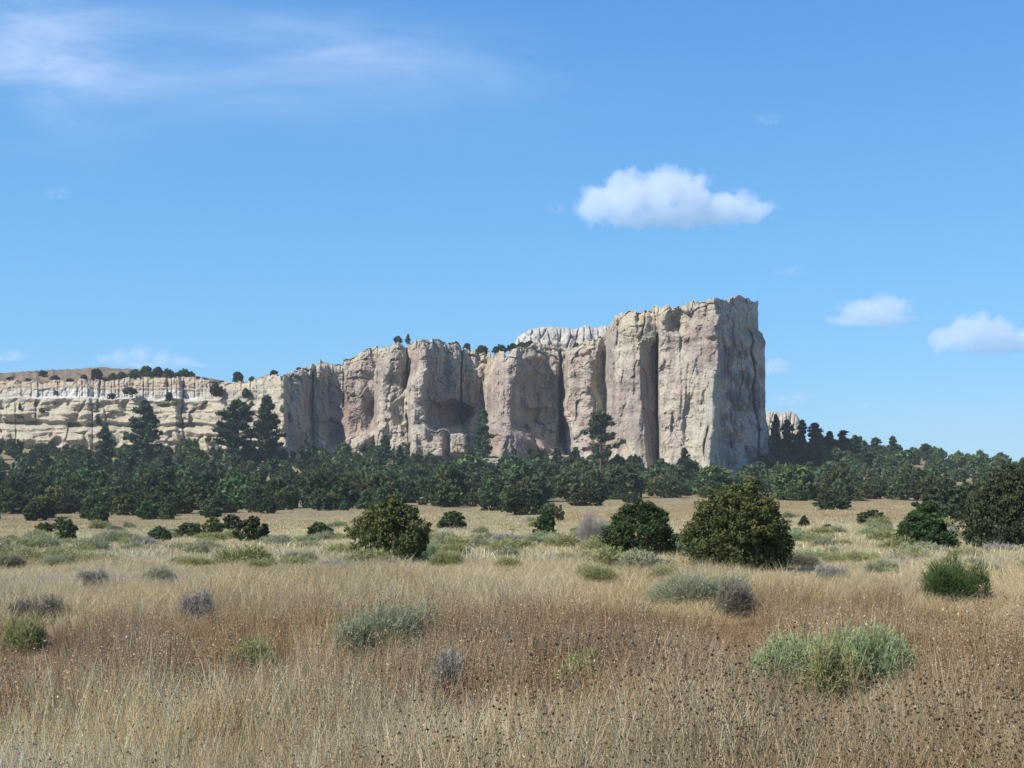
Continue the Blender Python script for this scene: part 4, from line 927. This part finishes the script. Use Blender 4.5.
# ------------------------------------------------------------------ clouds
def cloud(u, q, wp, hp, D, label, dens=.02, seed=0, lobes=6, thin=False):
    """a real volume of vapour shaped by overlapping lobes and noise"""
    me = bpy.data.meshes.new('cloud'); import bmesh
    bm = bmesh.new(); bmesh.ops.create_cube(bm, size=2.0); bm.to_mesh(me); bm.free()
    o = bpy.data.objects.new('cloud', me); COL.objects.link(o)
    k = D/FPX; W, H = wp*k*.5, hp*k*.5
    o.location = ((u-512)*k, D, EYE+(HOR-q)*k); o.scale = (W*1.15, W*.7, H*1.2)
    m = bpy.data.materials.new('cloud_vapour'); m.use_nodes = True; t = m.node_tree; t.nodes.clear()
    mo = N(t, 'ShaderNodeOutputMaterial'); pv = N(t, 'ShaderNodeVolumePrincipled'); pv.inputs['Color'].default_value = (.97, .97, 1, 1); pv.inputs['Anisotropy'].default_value = .2
    tc = N(t, 'ShaderNodeTexCoord')
    def MM(op, a, b_=None, clamp=False):
        n_ = N(t, 'ShaderNodeMath', operation=op); n_.use_clamp = clamp
        for i_, v_ in enumerate((a, b_)):
            if v_ is None: continue
            if isinstance(v_, (int, float)): n_.inputs[i_].default_value = v_
            else: L(t, v_, n_.inputs[i_])
        return n_.outputs[0]
    r = random.Random(seed); best = None
    LB = [(-.78, -.15, .26, .6), (-.48, .08, .32, .85), (-.12, .14, .32, .85), (.22, 0, .30, .78), (.58, -.2, .34, .55), (0, -.42, .92, .36), (.85, -.38, .2, .3)][:lobes+1] if lobes > 3 else [(-.3, -.1, .5, .6), (.25, .05, .55, .7), (0, -.3, .95, .35)]
    for lx, lz, rx, rz in LB:
        lx = lx*.86 + r.uniform(-.04, .04); rx *= .92; lz += r.uniform(-.06, .06)
        mp_ = N(t, 'ShaderNodeVectorMath', operation='SUBTRACT'); L(t, tc.outputs['Object'], mp_.inputs[0]); mp_.inputs[1].default_value = (lx, r.uniform(-.15, .15), lz)
        dv = N(t, 'ShaderNodeVectorMath', operation='DIVIDE'); L(t, mp_.outputs[0], dv.inputs[0]); dv.inputs[1].default_value = (rx, .75, rz)
        ln = N(t, 'ShaderNodeVectorMath', operation='LENGTH'); L(t, dv.outputs[0], ln.inputs[0]); g = MM('SUBTRACT', 1.0, ln.outputs['Value'])
        best = g if best is None else MM('MAXIMUM', best, g)
    ge = N(t, 'ShaderNodeNewGeometry'); nn = N(t, 'ShaderNodeTexNoise'); nn.inputs['Scale'].default_value = 8.0/(W*2)*1.2; nn.inputs['Detail'].default_value = 6; nn.inputs['Roughness'].default_value = .6
    L(t, ge.outputs['Position'], nn.inputs['Vector'])
    f = MM('ADD', best, MM('MULTIPLY', MM('SUBTRACT', nn.outputs['Fac'], .5 if not thin else .56), 1.8 if not thin else 2.2))
    f = MM('MULTIPLY', MM('MULTIPLY', MM('SUBTRACT', f, .10), 4.5 if not thin else 1.4, clamp=True), dens)
    L(t, f, pv.inputs['Density']); L(t, pv.outputs[0], mo.inputs['Volume']); me.materials.append(m)
    try: m.cycles.volume_step_rate = .35
    except Exception: pass
    return tag(o, label, 'cloud')
cloud(672, 200, 184, 55, 2600, 'largest white cloud floating above the highest cliff block', .017, 1, 6)
cloud(873, 312, 104, 40, 3000, 'small bright cloud peaked in the middle, right of the cliff', .016, 2, 3)
cloud(988, 336, 112, 40, 3100, 'bright flat cloud cut by the right edge of the photo', .016, 3, 6)
cloud(772, 366, 46, 24, 3100, 'small cloud tucked against the right edge of the cliff block', .017, 4, 3)
cloud(790, 398, 60, 22, 3300, 'thin greyish cloud low beside the cliff end', .012, 5, 3, True)
cloud(148, 358, 110, 26, 3300, 'thin pinkish cloud low over the far left hill', .011, 6, 6, True)
cloud(6, 356, 70, 18, 3300, 'thin cloud low at the left edge of the photo', .012, 7, 3, True)
cloud(58, 192, 44, 20, 3000, 'very faint cloud puff alone at upper left', .006, 8, 3, True)
cloud(768, 118, 44, 20, 3000, 'very faint cloud puff high at upper right', .006, 9, 3, True)
cloud(790, 270, 46, 16, 3000, 'faint grey cloud wisp below and right of the largest cloud', .008, 10, 3, True)
cloud(556, 208, 40, 20, 2600, 'faint ragged wisp just left of the largest cloud', .006, 12, 3, True)
cloud(860, 404, 44, 10, 3300, 'thin flat grey streak low over the middle of the right slope', .010, 13, 3, True)
cloud(931, 414, 26, 8, 3300, 'tiny grey cloud speck low above the right ridge', .016, 11, 3, True)

# ------------------------------------------------------------------ air between the camera and the cliffs
import bmesh
bm = bmesh.new(); bmesh.ops.create_cube(bm, size=1.0); me = bpy.data.meshes.new('haze'); bm.to_mesh(me); bm.free()
hz = bpy.data.objects.new('haze', me); COL.objects.link(hz); hz.scale = (3000, 3000, 84); hz.location = (0, 0, 33.5)
m = bpy.data.materials.new('thin_air'); m.use_nodes = True; t = m.node_tree; t.nodes.clear()
mo = N(t, 'ShaderNodeOutputMaterial'); pv = N(t, 'ShaderNodeVolumePrincipled')
pv.inputs['Color'].default_value = (.72, .84, 1, 1); pv.inputs['Density'].default_value = 0.00013
L(t, pv.outputs[0], mo.inputs['Volume']); me.materials.append(m); tag(hz, kind='stuff')
